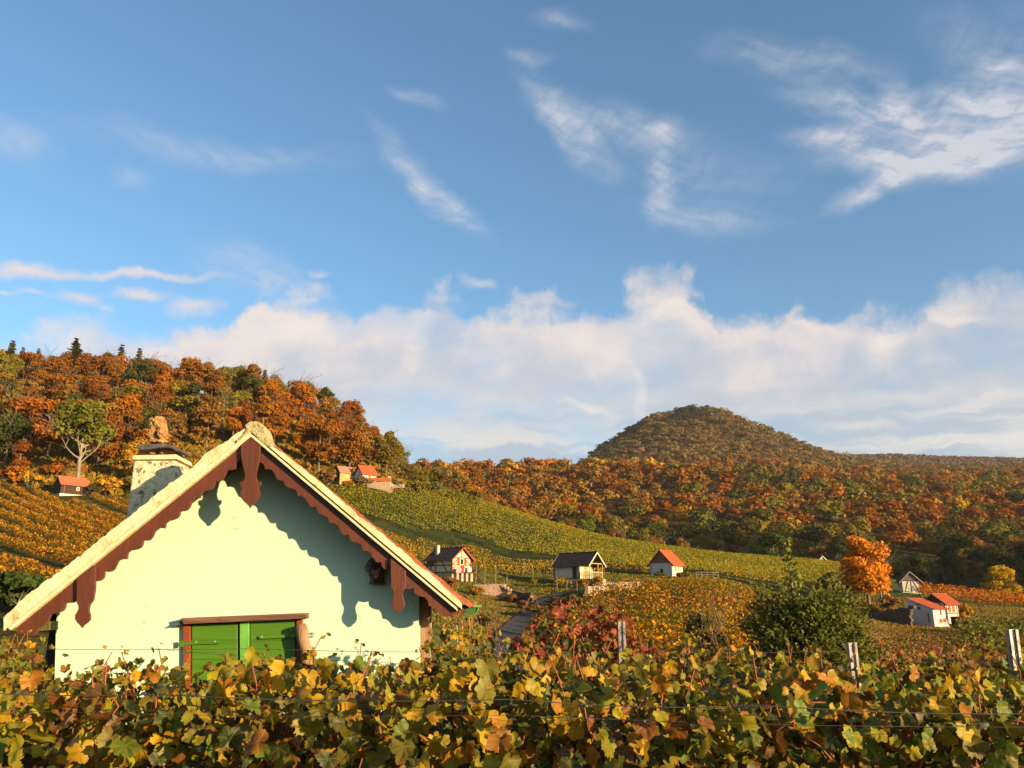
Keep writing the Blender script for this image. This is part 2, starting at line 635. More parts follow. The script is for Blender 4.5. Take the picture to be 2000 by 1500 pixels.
def foliage_mat(name, trans=.25, objcol=True, rough=.75, veins=False, nscale=1.5):
    m, N, L, B = newmat(name)
    at = N.new('ShaderNodeAttribute')
    at.attribute_name = 'Col'
    col = at.outputs['Color']
    if objcol:
        oi = N.new('ShaderNodeObjectInfo')
        mx = N.new('ShaderNodeMix')
        mx.data_type = 'RGBA'
        mx.blend_type = 'MULTIPLY'
        mx.inputs[0].default_value = 1
        L.new(col, mx.inputs[6])
        L.new(oi.outputs['Color'], mx.inputs[7])
        col = mx.outputs[2]
    tc = N.new('ShaderNodeTexCoord')
    if veins:
        # vein pattern in the leaf's own UV space: five ribs fanning from the stalk, brown blotches
        uv = tc.outputs['UV']
        best = None
        for ang in (0, 52, -52, 108, -108):
            mp = N.new('ShaderNodeMapping')
            mp.vector_type = 'POINT'
            mp.inputs[2].default_value = (0, 0, math.radians(ang))
            L.new(uv, mp.inputs[0])
            sp = N.new('ShaderNodeSeparateXYZ')
            L.new(mp.outputs[0], sp.inputs[0])
            ab = N.new('ShaderNodeMath'); ab.operation = 'ABSOLUTE'
            L.new(sp.outputs[0], ab.inputs[0])
            g = N.new('ShaderNodeMath'); g.operation = 'LESS_THAN'
            L.new(sp.outputs[1], g.inputs[0]); g.inputs[1].default_value = 0
            ad = N.new('ShaderNodeMath'); ad.operation = 'ADD'
            L.new(ab.outputs[0], ad.inputs[0]); L.new(g.outputs[0], ad.inputs[1])
            if best is None:
                best = ad.outputs[0]
            else:
                mi = N.new('ShaderNodeMath'); mi.operation = 'MINIMUM'
                L.new(best, mi.inputs[0]); L.new(ad.outputs[0], mi.inputs[1])
                best = mi.outputs[0]
        mr = N.new('ShaderNodeMapRange')
        mr.inputs[1].default_value = .012
        mr.inputs[2].default_value = .06
        mr.inputs[3].default_value = .28
        mr.inputs[4].default_value = 0
        L.new(best, mr.inputs[0])
        mx = N.new('ShaderNodeMix'); mx.data_type = 'RGBA'
        L.new(mr.outputs[0], mx.inputs[0]); L.new(col, mx.inputs[6])
        mx.inputs[7].default_value = (.30, .24, .06, 1)
        col = mx.outputs[2]
        n = N.new('ShaderNodeTexNoise')
        n.inputs['Scale'].default_value = 28
        n.inputs['Detail'].default_value = 4
        L.new(tc.outputs['Object'], n.inputs['Vector'])
        mr = N.new('ShaderNodeMapRange')
        mr.inputs[1].default_value = .56
        mr.inputs[2].default_value = .72
        mr.inputs[4].default_value = .75
        L.new(n.outputs[0], mr.inputs[0])
        mx = N.new('ShaderNodeMix'); mx.data_type = 'RGBA'
        L.new(mr.outputs[0], mx.inputs[0]); L.new(col, mx.inputs[6])
        mx.inputs[7].default_value = (.16, .065, .010, 1)
        col = mx.outputs[2]
        bp = N.new('ShaderNodeBump')
        bp.inputs['Strength'].default_value = .5
        bp.inputs['Distance'].default_value = .004
        L.new(best, bp.inputs['Height'])
        L.new(bp.outputs[0], B.inputs['Normal'])
    L.new(col, B.inputs['Base Color'])
    B.inputs['Roughness'].default_value = rough
    B.inputs['Specular IOR Level'].default_value = .25 if veins else .08
    tr = N.new('ShaderNodeBsdfTranslucent')
    L.new(col, tr.inputs['Color'])
    ms = N.new('ShaderNodeMixShader')
    ms.inputs[0].default_value = trans
    L.new(B.outputs[0], ms.inputs[1])
    L.new(tr.outputs[0], ms.inputs[2])
    L.new(ms.outputs[0], N['Material Output'].inputs['Surface'])
    return m


M_LEAF = foliage_mat('vine_leaf', .28, objcol=False, rough=.5, veins=True)
M_FOL = foliage_mat('foliage', .25, objcol=True)
M_FOLS = foliage_mat('foliage_plain', .25, objcol=False)
M_BARK = nmat('bark', (.20, .15, .10), (.09, .065, .045), 3, bump=.6, stretch=(1, 1, .2))
M_PALEBARK = nmat('pale_bark', (.28, .24, .18), (.16, .13, .09), 2, bump=.5, stretch=(1, 1, .3))
M_CANE = nmat('vine_cane', (.36, .10, .035), (.18, .055, .03), 12, bump=.3)
M_VTRUNK = nmat('vine_trunk', (.14, .09, .06), (.06, .04, .03), 10, bump=.8)
M_STEEL = nmat('galvanised_steel', (.40, .37, .33), (.20, .18, .16), 14, rough=.5, bump=.04, metal=.6)
M_WIRE = nmat('wire_steel', (.07, .06, .06), (.035, .03, .035), 30, rough=.6, bump=0, metal=.2)
M_BROWN = nmat('brown_paint', (.100, .026, .010), (.076, .021, .009), 7, rough=.5, bump=.25, stretch=(1, 1, .25), spec=.4,
               spots=[((.32, .16, .1), 30, .70, .76, .5)])
M_GREEN = nmat('green_paint', (.066, .165, .008), (.050, .130, .006), 4, rough=.42, bump=.15, stretch=(.2, 1, 4), spec=.4)
M_LGREEN = nmat('faded_green_paint', (.15, .38, .07), (.09, .27, .04), 14, rough=.5, bump=.2, stretch=(1, 1, .3))
M_GUTTER = nmat('green_enamel', (.050, .125, .020), (.04, .10, .018), 3, rough=.35, bump=0, spec=.5)
M_REDWOOD = nmat('red_brown_frame', (.22, .050, .012), (.16, .038, .011), 14, rough=.55, bump=.2, stretch=(3, 1, .3))
M_LINTEL = nmat('weathered_lintel', (.21, .10, .055), (.09, .042, .025), 9, rough=.75, bump=.5, stretch=(.25, 1, 4),
                spots=[((.6, .55, .45), 18, .68, .72, .9)])
M_MORTAR = nmat('lichen_mortar', (.66, .59, .38), (.54, .46, .26), 5, rough=.9, bump=.5, bdist=.03,
                spots=[((.40, .31, .13), 3.5, .50, .62, .7), ((.24, .17, .06), 8, .60, .66, .75), ((.42, .16, .05), 9, .64, .70, .6), ((.12, .10, .05), 26, .64, .70, .7)])
M_RIDGE = nmat('lichen_ridge_mortar', (.46, .42, .24), (.32, .28, .11), 14, rough=.9, bump=.9, bdist=.03,
               spots=[((.16, .16, .07), 22, .52, .62, .85), ((.70, .66, .25), 30, .60, .66, .6)])
M_TRIM = nmat('cream_trim', (.64, .58, .37), (.50, .43, .22), 12, rough=.7, bump=.3)
M_DKWOOD = nmat('dark_wood', (.075, .04, .025), (.035, .02, .015), 8, rough=.8, bump=.5, stretch=(1, 1, .25))
M_WOOD = nmat('worn_wood', (.34, .20, .11), (.17, .09, .05), 9, rough=.8, bump=.6, stretch=(1, 1, .2))
M_TILE = nmat('orange_tile', (.42, .12, .045), (.22, .062, .03), 8, rough=.8, bump=.5,
              spots=[((.10, .08, .05), 12, .58, .68, .7), ((.50, .42, .25), 25, .66, .7, .5)])
M_CHIM = nmat('chimney_plaster', (.62, .58, .40), (.50, .44, .26), 6, rough=.9, bump=.9, bdist=.02,
              spots=[((.10, .085, .04), 11, .54, .60, .9), ((.34, .28, .12), 25, .53, .60, .7)])
M_SLATE = nmat('slate', (.10, .09, .085), (.05, .045, .045), 8, rough=.7, bump=.5, spots=[((.5, .42, .3), 14, .60, .68, .7)])
M_TUFA = nmat('tufa_stone', (.44, .25, .09), (.24, .12, .04), 14, rough=.95, bump=1.0, bdist=.02,
              spots=[((.08, .055, .03), 26, .55, .66, .8)])
M_STONE = nmat('pale_stone', (.46, .36, .25), (.25, .18, .12), 2.5, rough=.9, bump=.8, bdist=.05)
M_GREYWOOD = nmat('grey_wood', (.30, .25, .21), (.16, .13, .11), 4, rough=.9, bump=.4)
M_GREYBURL = nmat('weathered_carving', (.20, .17, .14), (.05, .038, .03), 18, rough=.9, bump=1, bdist=.02)
M_FACE = nmat('carved_face', (.50, .33, .20), (.22, .11, .06), 26, rough=.8, bump=.8)
M_ASPH = nmat('asphalt', (.058, .048, .042), (.036, .030, .027), .8, rough=.95, bump=.1)


def plaster(name, c1, c2, crack=.5):
    m = nmat(name, c1, c2, 1.2, rough=.9, bump=.35, bdist=.01)
    N, L = m.node_tree.nodes, m.node_tree.links
    B = N['Principled BSDF']
    tc = N.new('ShaderNodeTexCoord')
    nz = N.new('ShaderNodeTexNoise')
    nz.inputs['Scale'].default_value = 3
    L.new(tc.outputs['Object'], nz.inputs['Vector'])
    mx = N.new('ShaderNodeMix'); mx.data_type = 'RGBA'
    mx.inputs[0].default_value = .35
    L.new(tc.outputs['Object'], mx.inputs[6]); L.new(nz.outputs['Color'], mx.inputs[7])
    vo = N.new('ShaderNodeTexVoronoi')
    vo.feature = 'DISTANCE_TO_EDGE'
    vo.inputs['Scale'].default_value = 2.6
    L.new(mx.outputs[2], vo.inputs['Vector'])
    a = N.new('ShaderNodeMapRange')
    a.inputs[1].default_value = .002; a.inputs[2].default_value = .008
    a.inputs[3].default_value = 1; a.inputs[4].default_value = 0
    L.new(vo.outputs[0], a.inputs[0])
    n2 = N.new('ShaderNodeTexNoise')
    n2.inputs['Scale'].default_value = 2.2; n2.inputs['Detail'].default_value = 2
    L.new(tc.outputs['Object'], n2.inputs['Vector'])
    b = N.new('ShaderNodeMapRange')
    b.inputs[1].default_value = .50; b.inputs[2].default_value = .60; b.inputs[4].default_value = crack
    L.new(n2.outputs[0], b.inputs[0])
    mu = N.new('ShaderNodeMath'); mu.operation = 'MULTIPLY'
    L.new(a.outputs[0], mu.inputs[0]); L.new(b.outputs[0], mu.inputs[1])
    old = B.inputs['Base Color'].links[0].from_socket
    m2 = N.new('ShaderNodeMix'); m2.data_type = 'RGBA'
    L.new(mu.outputs[0], m2.inputs[0]); L.new(old, m2.inputs[6])
    m2.inputs[7].default_value = (c1[0] * .35, c1[1] * .36, c1[2] * .25, 1)
    L.new(m2.outputs[2], B.inputs['Base Color'])
    return m


M_WALL = plaster('mint_plaster', (.44, .60, .44), (.42, .575, .415))

# ------------------------------------------------------------------ ground sheet


def build_ground():
    th_f = np.radians(np.arange(-48, 48.01, .22))
    th_b = np.radians(np.arange(52, 308.1, 4.0))
    th = np.concatenate([th_f, th_b])
    r = np.exp(np.linspace(math.log(.6), math.log(9500), 560))
    T, R = np.meshgrid(th, r)
    Xg, Yg = R * np.sin(T), R * np.cos(T)
    Zg = H(Xg, Yg)
    nt, nr = len(th), len(r)
    V = np.stack([Xg, Yg, Zg], -1).reshape(-1, 3)
    V = np.vstack([V, [[0, 0, -1.75]]])
    i = np.arange(nr - 1)[:, None]
    j = np.arange(nt)[None, :]
    jn = (j + 1) % nt
    Fq = np.stack([i * nt + j, (i + 1) * nt + j, (i + 1) * nt + jn, i * nt + jn], -1).reshape(-1, 4)
    # colour of the ground cover itself: grass, dry grass, forest litter
    px, py = project(V[:, 0], V[:, 1], V[:, 2])
    Y = V[:, 1]
    col = np.tile(np.array([.085, .085, .018]), (len(V), 1))
    forest = (Y > 190) | (Y < 0) | ((px < 620) & (Y > 126)) | ((px < 800) & (Y > 160)) | (V[:, 0] > 190)
    col[forest] = (.055, .032, .012)
    dry = (px > 1560) & (px < 1980) & (Y > 25) & (Y < 100) & (py > 1195)
    col[dry] = (.20, .085, .028)
    dry2 = (px > 850) & (px < 1120) & (Y > 60) & (Y < 100) & (py > 1160)
    col[dry2] = (.15, .085, .022)
    vin = (px < 560) & (Y > 32) & (Y < 126)
    col[vin] = (.065, .052, .012)
    midv = (px > 560) & (px < 1660) & (Y > 120) & (Y < 189)
    col[midv] = (.030, .036, .010)
    orv = (px > 1090) & (px < 1520) & (Y > 36) & (Y < 98)
    col[orv] = (.060, .050, .014)
    near = (Y > 0) & (Y < 20)
    col[near] = (.07, .06, .02)
    me = mesh_np('ground', V, Fq, col=col, smooth=True)
    m, N, L, B = newmat('hillside_ground')
    at = N.new('ShaderNodeAttribute'); at.attribute_name = 'Col'
    tc = N.new('ShaderNodeTexCoord')
    out = at.outputs['Color']
    for sc, lo, hi in ((.35, .45, 1.6), (2.5, .5, 1.5), (9, .6, 1.45)):
        n = N.new('ShaderNodeTexNoise')
        n.inputs['Scale'].default_value = sc; n.inputs['Detail'].default_value = 6
        L.new(tc.outputs['Object'], n.inputs['Vector'])
        r_ = N.new('ShaderNodeMapRange')
        r_.inputs[1].default_value = .3; r_.inputs[2].default_value = .7
        r_.inputs[3].default_value = lo; r_.inputs[4].default_value = hi
        L.new(n.outputs[0], r_.inputs[0])
        mm = N.new('ShaderNodeVectorMath'); mm.operation = 'SCALE'
        L.new(out, mm.inputs[0]); L.new(r_.outputs[0], mm.inputs['Scale'])
        out = mm.outputs[0]
    L.new(out, B.inputs['Base Color'])
    B.inputs['Roughness'].default_value = 1
    B.inputs['Specular IOR Level'].default_value = .05
    bp = N.new('ShaderNodeBump'); bp.inputs['Strength'].default_value = .9; bp.inputs['Distance'].default_value = .3
    n = N.new('ShaderNodeTexNoise'); n.inputs['Scale'].default_value = 3; n.inputs['Detail'].default_value = 8
    L.new(tc.outputs['Object'], n.inputs['Vector']); L.new(n.outputs[0], bp.inputs['Height'])
    L.new(bp.outputs[0], B.inputs['Normal'])
    me.materials.append(m)
    tag(link('ground', me), kind='structure')


build_ground()


def ribbon(name, pts, width, mat, lift=.07):
    """pts: (px, Y); a sheet draped on the ground"""
    W = [GP(a, b) for a, b in pts]
    fine = []
    for i in range(len(W) - 1):
        for k in range(30):
            fine.append(W[i].lerp(W[i + 1], k / 30))
    fine.append(W[-1])
    mb = MB()
    prev = None
    for i, p in enumerate(fine):
        d = fine[min(i + 1, len(fine) - 1)] - fine[max(i - 1, 0)]
        s = Vector((d.y, -d.x, 0)).normalized()
        row = []
        for k in range(7):
            q = p + s * width * (k / 6 - .5)
            row.append(Vector((q.x, q.y, h(q.x, q.y) + lift)))
        n = len(mb.v)
        mb.v += row
        if prev is not None:
            for k in range(6):
                mb.f.append((prev + k, prev + k + 1, n + k + 1, n + k))
        prev = n
    return tag(mb.build(name, mat), kind='structure')


ribbon('road', [(1010, 30), (1003, 42), (1000, 52), (994, 63), (993, 72), (1012, 80), (1042, 88), (1070, 95), (1100, 99)], 2.1, M_ASPH, .14)

# ------------------------------------------------------------------ foliage builders
RNG = np.random.default_rng(7)
ORANGE, RUST, TAN, OLIVE, GREEN, GOLD, DKGREEN, RED = ((.350, .125, .008), (.235, .082, .009), (.225, .115, .020),
    (.180, .138, .016), (.110, .110, .014), (.400, .215, .018), (.060, .064, .014), (.34, .07, .018))
CNAME = {ORANGE: 'orange', RUST: 'rust brown', TAN: 'tan', OLIVE: 'olive', GREEN: 'green', GOLD: 'golden',
         DKGREEN: 'dark green', RED: 'red'}


def unit(v):
    return v / np.maximum(np.linalg.norm(v, axis=-1, keepdims=True), 1e-9)


def cards(C, Nn, size, rng, aspect=1.0, axis=None):
    """irregular four-sided leaf clumps at C facing Nn"""
    n = len(C)
    t = axis if axis is not None else rng.normal(size=(n, 3))
    t = unit(t - Nn * np.sum(t * Nn, -1, keepdims=True))
    b = np.cross(Nn, t)
    s = (size * rng.uniform(.6, 1.35, n))[:, None]
    out = np.empty((n, 4, 3))
    for k, (u, v) in enumerate(((-1, -.25), (.1, -1), (1, .2), (-.15, 1))):
        ju = u + rng.uniform(-.35, .35, (n, 1))
        jv = v + rng.uniform(-.35, .35, (n, 1))
        out[:, k] = C + (t * ju * aspect + b * jv + Nn * rng.uniform(-.25, .25, (n, 1))) * s * .5
    return out.reshape(-1, 3), np.arange(n * 4).reshape(-1, 4)


def crown_cards(rng, nb, R, Hc, zc, nleaf, size, br=(.28, .46), nj=.45):
    C, Nn, T = [], [], []
    for b in range(nb):
        d = unit(rng.normal(size=3))
        rr = rng.uniform(.35, 1.0) ** .6
        c = np.array([d[0] * R, d[1] * R, d[2] * Hc]) * rr * .68 + [0, 0, zc]
        r = R * rng.uniform(*br)
        k = nleaf // nb
        dd = unit(rng.normal(size=(k, 3)))
        dd[:, 2] = np.where(dd[:, 2] < -.3, -dd[:, 2], dd[:, 2])
        C.append(c + dd * (r * rng.uniform(.55, 1.12, (k, 1))) * [1, 1, .85])
        Nn.append(unit(dd + rng.normal(size=(k, 3)) * nj))
        T.append(np.full(k, rng.uniform(.78, 1.2)) * rng.uniform(.8, 1.2, k))
    C = np.concatenate(C); Nn = np.concatenate(Nn); T = np.concatenate(T)
    V, Fq = cards(C, Nn, size, rng)
    hue = rng.uniform(-.12, .12, len(C))
    tint = np.stack([T * (1 + hue), T, T * (1 - hue)], -1).repeat(4, 0)
    return V, Fq, tint


def limb(mb, a, d, ln, r, rng, depth):
    pts = [a]
    rad = [r]
    p = a.copy()
    for k in range(4):
        d = (d + Vector(rng.normal(size=3)) * .18 + Vector((0, 0, .05))).normalized()
        p = p + d * ln / 4
        pts.append(p.copy())
        rad.append(r * (1 - .2 * (k + 1)))
    mb.tube(pts, rad, 5 if depth else 7, cap=False)
    if depth < 2:
        for k in range(3):
            q = pts[2 + k % 3]
            dd = (d + Vector(rng.normal(size=3)) * .65).normalized()
            dd.z = abs(dd.z) * .7 + .15
            limb(mb, q, dd.normalized(), ln * .6, r * .45, rng, depth + 1)


def make_tree_meshes(seed, kind='broad', mat=M_BARK):
    rng = np.random.default_rng(seed)
    mb = MB()
    if kind == 'broad':
        V, Fq, tint = crown_cards(rng, 26, 4.1, 5.4, 6.3, 4600, .42)
        mb.tube([(0, 0, -1), (.1, 0, 1.5), (0, .15, 3.5), (.1, .1, 7), (0, 0, 10)], [.3, .24, .19, .12, .03], 7)
        for k in range(6):
            t = rng.uniform(0, 6.28)
            limb(mb, Vector((0, .1, rng.uniform(2.6, 6))), Vector((math.cos(t), math.sin(t), .8)).normalized(),
                 rng.uniform(2.5, 3.8), .11, rng, 0)
    elif kind == 'tall':
        V, Fq, tint = crown_cards(rng, 24, 3.1, 6.3, 6.4, 3900, .40, br=(.30, .50))
        mb.tube([(0, 0, -1), (.1, 0, 3), (0, .15, 8), (.1, .1, 12)], [.25, .2, .12, .03], 7)
        for k in range(6):
            t = rng.uniform(0, 6.28)
            limb(mb, Vector((0, .1, rng.uniform(2.6, 9))), Vector((math.cos(t), math.sin(t), 1.3)).normalized(),
                 rng.uniform(2, 3), .09, rng, 0)
    elif kind == 'sparse':
        V, Fq, tint = crown_cards(rng, 20, 3.9, 5.4, 6.9, 2100, .36, br=(.22, .38))
        mb.tube([(0, 0, -1), (.1, 0, 1.5), (0, .15, 3.5), (.1, .1, 7), (0, 0, 11)], [.3, .24, .19, .12, .03], 7)
        for k in range(10):
            t = rng.uniform(0, 6.28)
            limb(mb, Vector((0, .1, rng.uniform(2.6, 8))), Vector((math.cos(t), math.sin(t), 1)).normalized(),
                 rng.uniform(3, 4.4), .12, rng, 0)
    elif kind == 'pale':
        V, Fq, tint = crown_cards(rng, 24, 4.9, 4.0, 8.7, 4600, .42)
        mb.tube([(0, 0, -1), (.1, 0, 1.5), (0, .15, 3.5), (.1, .1, 7), (0, 0, 10)], [.34, .28, .24, .14, .03], 7)
        for k in range(9):
            t = rng.uniform(0, 6.28)
            limb(mb, Vector((0, .1, rng.uniform(2.8, 6))), Vector((math.cos(t), math.sin(t), .9)).normalized(),
                 rng.uniform(3.2, 4.4), .13, rng, 0)
    elif kind == 'round':
        V, Fq, tint = crown_cards(rng, 40, 4.5, 6.0, 4.9, 8000, .38, br=(.24, .40))
        mb.tube([(0, 0, -1), (.1, 0, 1.5), (0, .15, 3.5), (.1, .1, 9)], [.3, .24, .19, .05], 7)
        for k in range(8):
            t = rng.uniform(0, 6.28)
            limb(mb, Vector((0, .1, rng.uniform(1.5, 6))), Vector((math.cos(t), math.sin(t), .8)).normalized(), 3, .11, rng, 0)
    elif kind == 'shrub':
        V, Fq, tint = crown_cards(rng, 12, 1.25, 1.0, 1.05, 1100, .26, br=(.3, .5))
        for k in range(5):
            t = rng.uniform(0, 6.28)
            limb(mb, Vector((0, 0, -.3)), Vector((math.cos(t) * .6, math.sin(t) * .6, 1)).normalized(), 1.6, .05, rng, 1)
    elif kind == 'conifer':
        C, Nn, T, AX = [], [], [], []
        mb.tube([(0, 0, -1), (0, 0, 6), (0, 0, 12)], [.24, .13, .02], 6)
        z = 2.2
        while z < 12:
            r = 2.6 * (1 - z / 12.4) ** .8 + .12
            nb = 7
            for k in range(nb):
                t = rng.uniform(0, 6.28)
                rl = r * rng.uniform(.6, 1.15)
                m = max(5, int(rl * 15))
                s = np.linspace(.1, 1, m)
                x = s * rl
                zz = z + .12 * x - .16 * x * x / max(r, .5) + rng.normal(size=m) * .06
                w = rng.normal(size=m) * .14 * (1.1 - s)
                C.append(np.stack([x * math.cos(t) - w * math.sin(t), x * math.sin(t) + w * math.cos(t), zz], -1))
                Nn.append(unit(np.stack([rng.normal(size=m) * .3, rng.normal(size=m) * .3 - .2, np.ones(m)], -1)))
                T.append(np.full(m, rng.uniform(.7, 1.2)))
                AX.append(np.tile([math.cos(t), math.sin(t), -.25], (m, 1)))
            z += rng.uniform(.34, .6)
        C, Nn, T, AX = map(np.concatenate, (C, Nn, T, AX))
        V, Fq = cards(C, Nn, .42, rng, 1.5, AX)
        tint = np.stack([T, T, T], -1).repeat(4, 0)
    fol = mesh_np('crown', V, Fq, col=tint, mat=M_FOL)
    ob = mb.build('trunk', mat, smooth=True)
    tm = ob.data
    bpy.data.objects.remove(ob)
    return fol, tm


KINDS = {}


def tree_meshes(kind, i):
    key = (kind, i)
    if key not in KINDS:
        KINDS[key] = make_tree_meshes(100 + hash_small(kind) * 13 + i, kind,
                                      M_PALEBARK if kind == 'pale' else M_BARK)
    return KINDS[key]


def hash_small(s):
    return sum(ord(c) for c in s) % 17


def plant_tree(name, loc, height, kind, variant, colour, rz, label, cat, group=None, base_h=12.0, wide=1.0):
    fm, tm = tree_meshes(kind, variant)
    t = empty(name, loc, rz, label, cat, group)
    s = height / base_h
    t.scale = (s * wide, s * wide, s)
    c = link('crown' if cat != 'shrub' else 'foliage', fm, t)
    j = RNG.uniform(.85, 1.15)
    c.color = (colour[0] * j, colour[1] * j * RNG.uniform(.88, 1.12), colour[2], 1)
    link('trunk' if cat != 'shrub' else 'stems', tm, t)
    return t


ORD = ['', 'first', 'second', 'third', 'fourth', 'fifth', 'sixth', 'seventh', 'eighth', 'ninth', 'tenth', 'eleventh',
       'twelfth', 'thirteenth', 'fourteenth', 'fifteenth', 'sixteenth', 'seventeenth', 'eighteenth', 'nineteenth']
TENS = {20: 'twent', 30: 'thirt', 40: 'fort', 50: 'fift', 60: 'sixt', 70: 'sevent', 80: 'eight', 90: 'ninet'}


def ordinal(n):
    if n < 20:
        return ORD[n]
    t, u = n // 10 * 10, n % 10
    return TENS[t] + 'ieth' if u == 0 else TENS[t] + 'y-' + ORD[u]


# ------------------------------------------------------------------ woods
def lower_edge(px):
    return np.interp(px, [-300, 330, 420, 600, 640, 790, 830, 900], [129, 130, 140, 150, 163, 170, 184, 196])


def plan_left_wood():
    rng = np.random.default_rng(21)
    pts = []
    tries = 0
    while tries < 9000:
        tries += 1
        Y = rng.uniform(127, 250)
        px = rng.uniform(-150, 900)
        lo = lower_edge(px)
        if Y < lo or (px > 800 and Y > 232):
            continue
        if 85 < px < 225 and Y < 141:
            continue
        if 330 < px < 620 and Y < 168:      # fully behind the near house
            continue
        g = GP(px, Y)
        sp = 7.3 if px < 790 else 5.2
        if any((g.x - q[0].x)**2 + (g.y - q[0].y)**2 < sp * sp for q in pts):
            continue
        pts.append((g, px, Y))
    return pts


def wood_colour(px, py, rng):
    n = mnoise.noise(Vector((px * .011, py * .016, 3.1)))
    u = rng.uniform() + n * .55
    if 540 < px < 660 and 800 < py < 900:
        return ORANGE if rng.uniform() < .7 else RUST
    if px > 755:
        return (OLIVE if rng.uniform() < .65 else GREEN) if rng.uniform() < .85 else TAN
    for lim, c in ((.02, DKGREEN), (.09, GREEN), (.24, OLIVE), (.44, TAN), (.84, RUST), (1.2, ORANGE), (9, GOLD)):
        if u < lim:
            return c


def build_left_wood():
    rng = np.random.default_rng(5)
    items = []
    for g, px, Y in plan_left_wood():
        low = Y < lower_edge(px) + 7
        ht = rng.uniform(10.5, 14.5)
        if px < 330 and low:
            ht = rng.uniform(6, 9.5)
        if px > 700:
            ht = rng.uniform(9, 11.5)
        if px > 785:
            ht = rng.uniform(3.8, 6.2)
        kind = rng.choice(['broad', 'tall', 'sparse'], p=[.5, .32, .18])
        x, y = project(g.x, g.y, g.z + ht * .7)
        c = wood_colour(float(x), float(y), rng)
        if low and px < 330 and rng.uniform() < .6:
            c = GOLD if rng.uniform() < .6 else ORANGE
        items.append([float(x), float(y), Y, g, ht, kind, c])
    # tiers so that each tree can be named by tier, colour and count from the left
    groups = {}
    for it in items:
        f = (it[2] - lower_edge(it[0])) / (250 - lower_edge(it[0]))
        tier = 'foot' if f < .22 else 'lower part' if f < .48 else 'upper part' if f < .74 else 'crest'
        side = 'left of house gable' if it[0] < 493 else 'right of house gable'
        groups.setdefault((tier, side, CNAME[it[6]]), []).append(it)
    for (tier, side, cn), L in groups.items():
        L.sort(key=lambda q: q[0])
        for i, it in enumerate(L):
            lab = f'{ordinal(i + 1)} {cn} tree from left, {tier} of hill wood, {side}'
            plant_tree('broadleaf_tree', it[3], it[4], it[5], int(rng.integers(0, 4)), it[6], rng.uniform(0, 6.28), lab,
                       'tree', 'autumn trees on the left hill')
    return len(items)


nleft = build_left_wood()

# tall conifers standing out on the left skyline
for px, top, Y, lab in [(10, 665, 236, 'dark conifer tip at the far left of the wooded skyline'),
                        (32, 678, 240, 'small conifer second from the left on the wooded skyline'),
                        (64, 680, 234, 'bushy dark conifer third from the left on the wooded skyline'),
                        (135, 662, 228, 'tall spruce with spreading tiers, tallest of the wooded skyline'),
                        (226, 672, 232, 'slim conifer above the chimney sculpture, left of a paired conifer'),
                        (262, 680, 233, 'pale green conifer above the chimney sculpture, right of a paired conifer'),
                        (512, 722, 236, 'tiny conifer tip on the skyline just right of the gable peak')]:
    g = GP(px, Y)
    z1 = P(px, top, Y).z
    plant_tree('conifer_tree', g, z1 - g.z, 'conifer', int(px) % 3, (.19, .16, .04) if px != 262 else (.24, .20, .04),
               px, lab, 'conifer', 'conifers on the left skyline', wide=1.25 if px == 135 else .95)

# old tree with pale trunk and limbs
g = GP(150, 131)
t = plant_tree('oak_tree', g, 14.0, 'pale', 1, (.145, .135, .015), 2.0,
               'large olive green tree with pale forked trunk above the dark hut', 'tree')
# round orange maple, yellow tree at the right edge
g = GP(1697, 110)
plant_tree('maple_tree', g - Vector((0, 0, .1)), 11.4, 'round', 11, (.54, .21, .014), .6,
           'round bright orange maple standing alone beside the timbered barn', 'tree', wide=.92)
g = GP(1722, 114)
plant_tree('broadleaf_tree', g, 7.4, 'sparse', 2, (.20, .07, .02), 1.6,
           'thin rust brown tree just behind the right side of the bright maple', 'tree')
g = GP(1962, 137)
plant_tree('broadleaf_tree', g - Vector((0, 0, 1)), 8.2, 'round', 12, (.38, .20, .012), 2.2,
           'round yellow tree at the right edge beyond the red vines', 'tree', wide=1.15)

# valley wood: the front trees one by one
def plan_valley():
    rng = np.random.default_rng(3)
    out = []
    tries = 0
    while tries < 60000 and len(out) < 7500:
        tries += 1
        Y = 225 + (rng.uniform() ** .8) * 560
        px = rng.uniform(820, 2180)
        lo = np.interp(px, [820, 1000, 1300, 1640, 1800, 2200], [262, 240, 222, 205, 172, 168])
        Y = Y if Y > 235 else rng.uniform(lo, 300)
        x = (px - 1000) / F * Y
        z = h(x, Y)
        p1, p2 = project(x, Y, z)
        if Y < lo:
            continue
        out.append((x, Y, z, float(p1), float(p2)))
    # thin with a grid
    cell = {}
    keep = []
    for q in out:
        k = (int(q[0] // 9.0), int(q[1] // 9.0))
        if any((k[0] + a, k[1] + b) in cell and (cell[(k[0] + a, k[1] + b)][0] - q[0])**2 +
               (cell[(k[0] + a, k[1] + b)][1] - q[1])**2 < 84 for a in (-1, 0, 1) for b in (-1, 0, 1)):
            continue
        cell[k] = q
        keep.append(q)
    return keep


def valley_colour(px, py, rng, far=False):
    n = mnoise.noise(Vector((px * .012, py * .03, 8.3))) + .5 * mnoise.noise(Vector((px * .04, py * .09, 1.3)))
    u = rng.uniform() * .85 + n * .5 + .10
    if py > 1040:
        u -= .22
    if px < 1250 and py < 1000:
        u += .12
    for lim, c in ((.06, DKGREEN), (.18, GREEN), (.38, OLIVE), (.60, TAN), (.90, RUST), (1.08, ORANGE), (9, GOLD)):
        if u < lim:
            return c


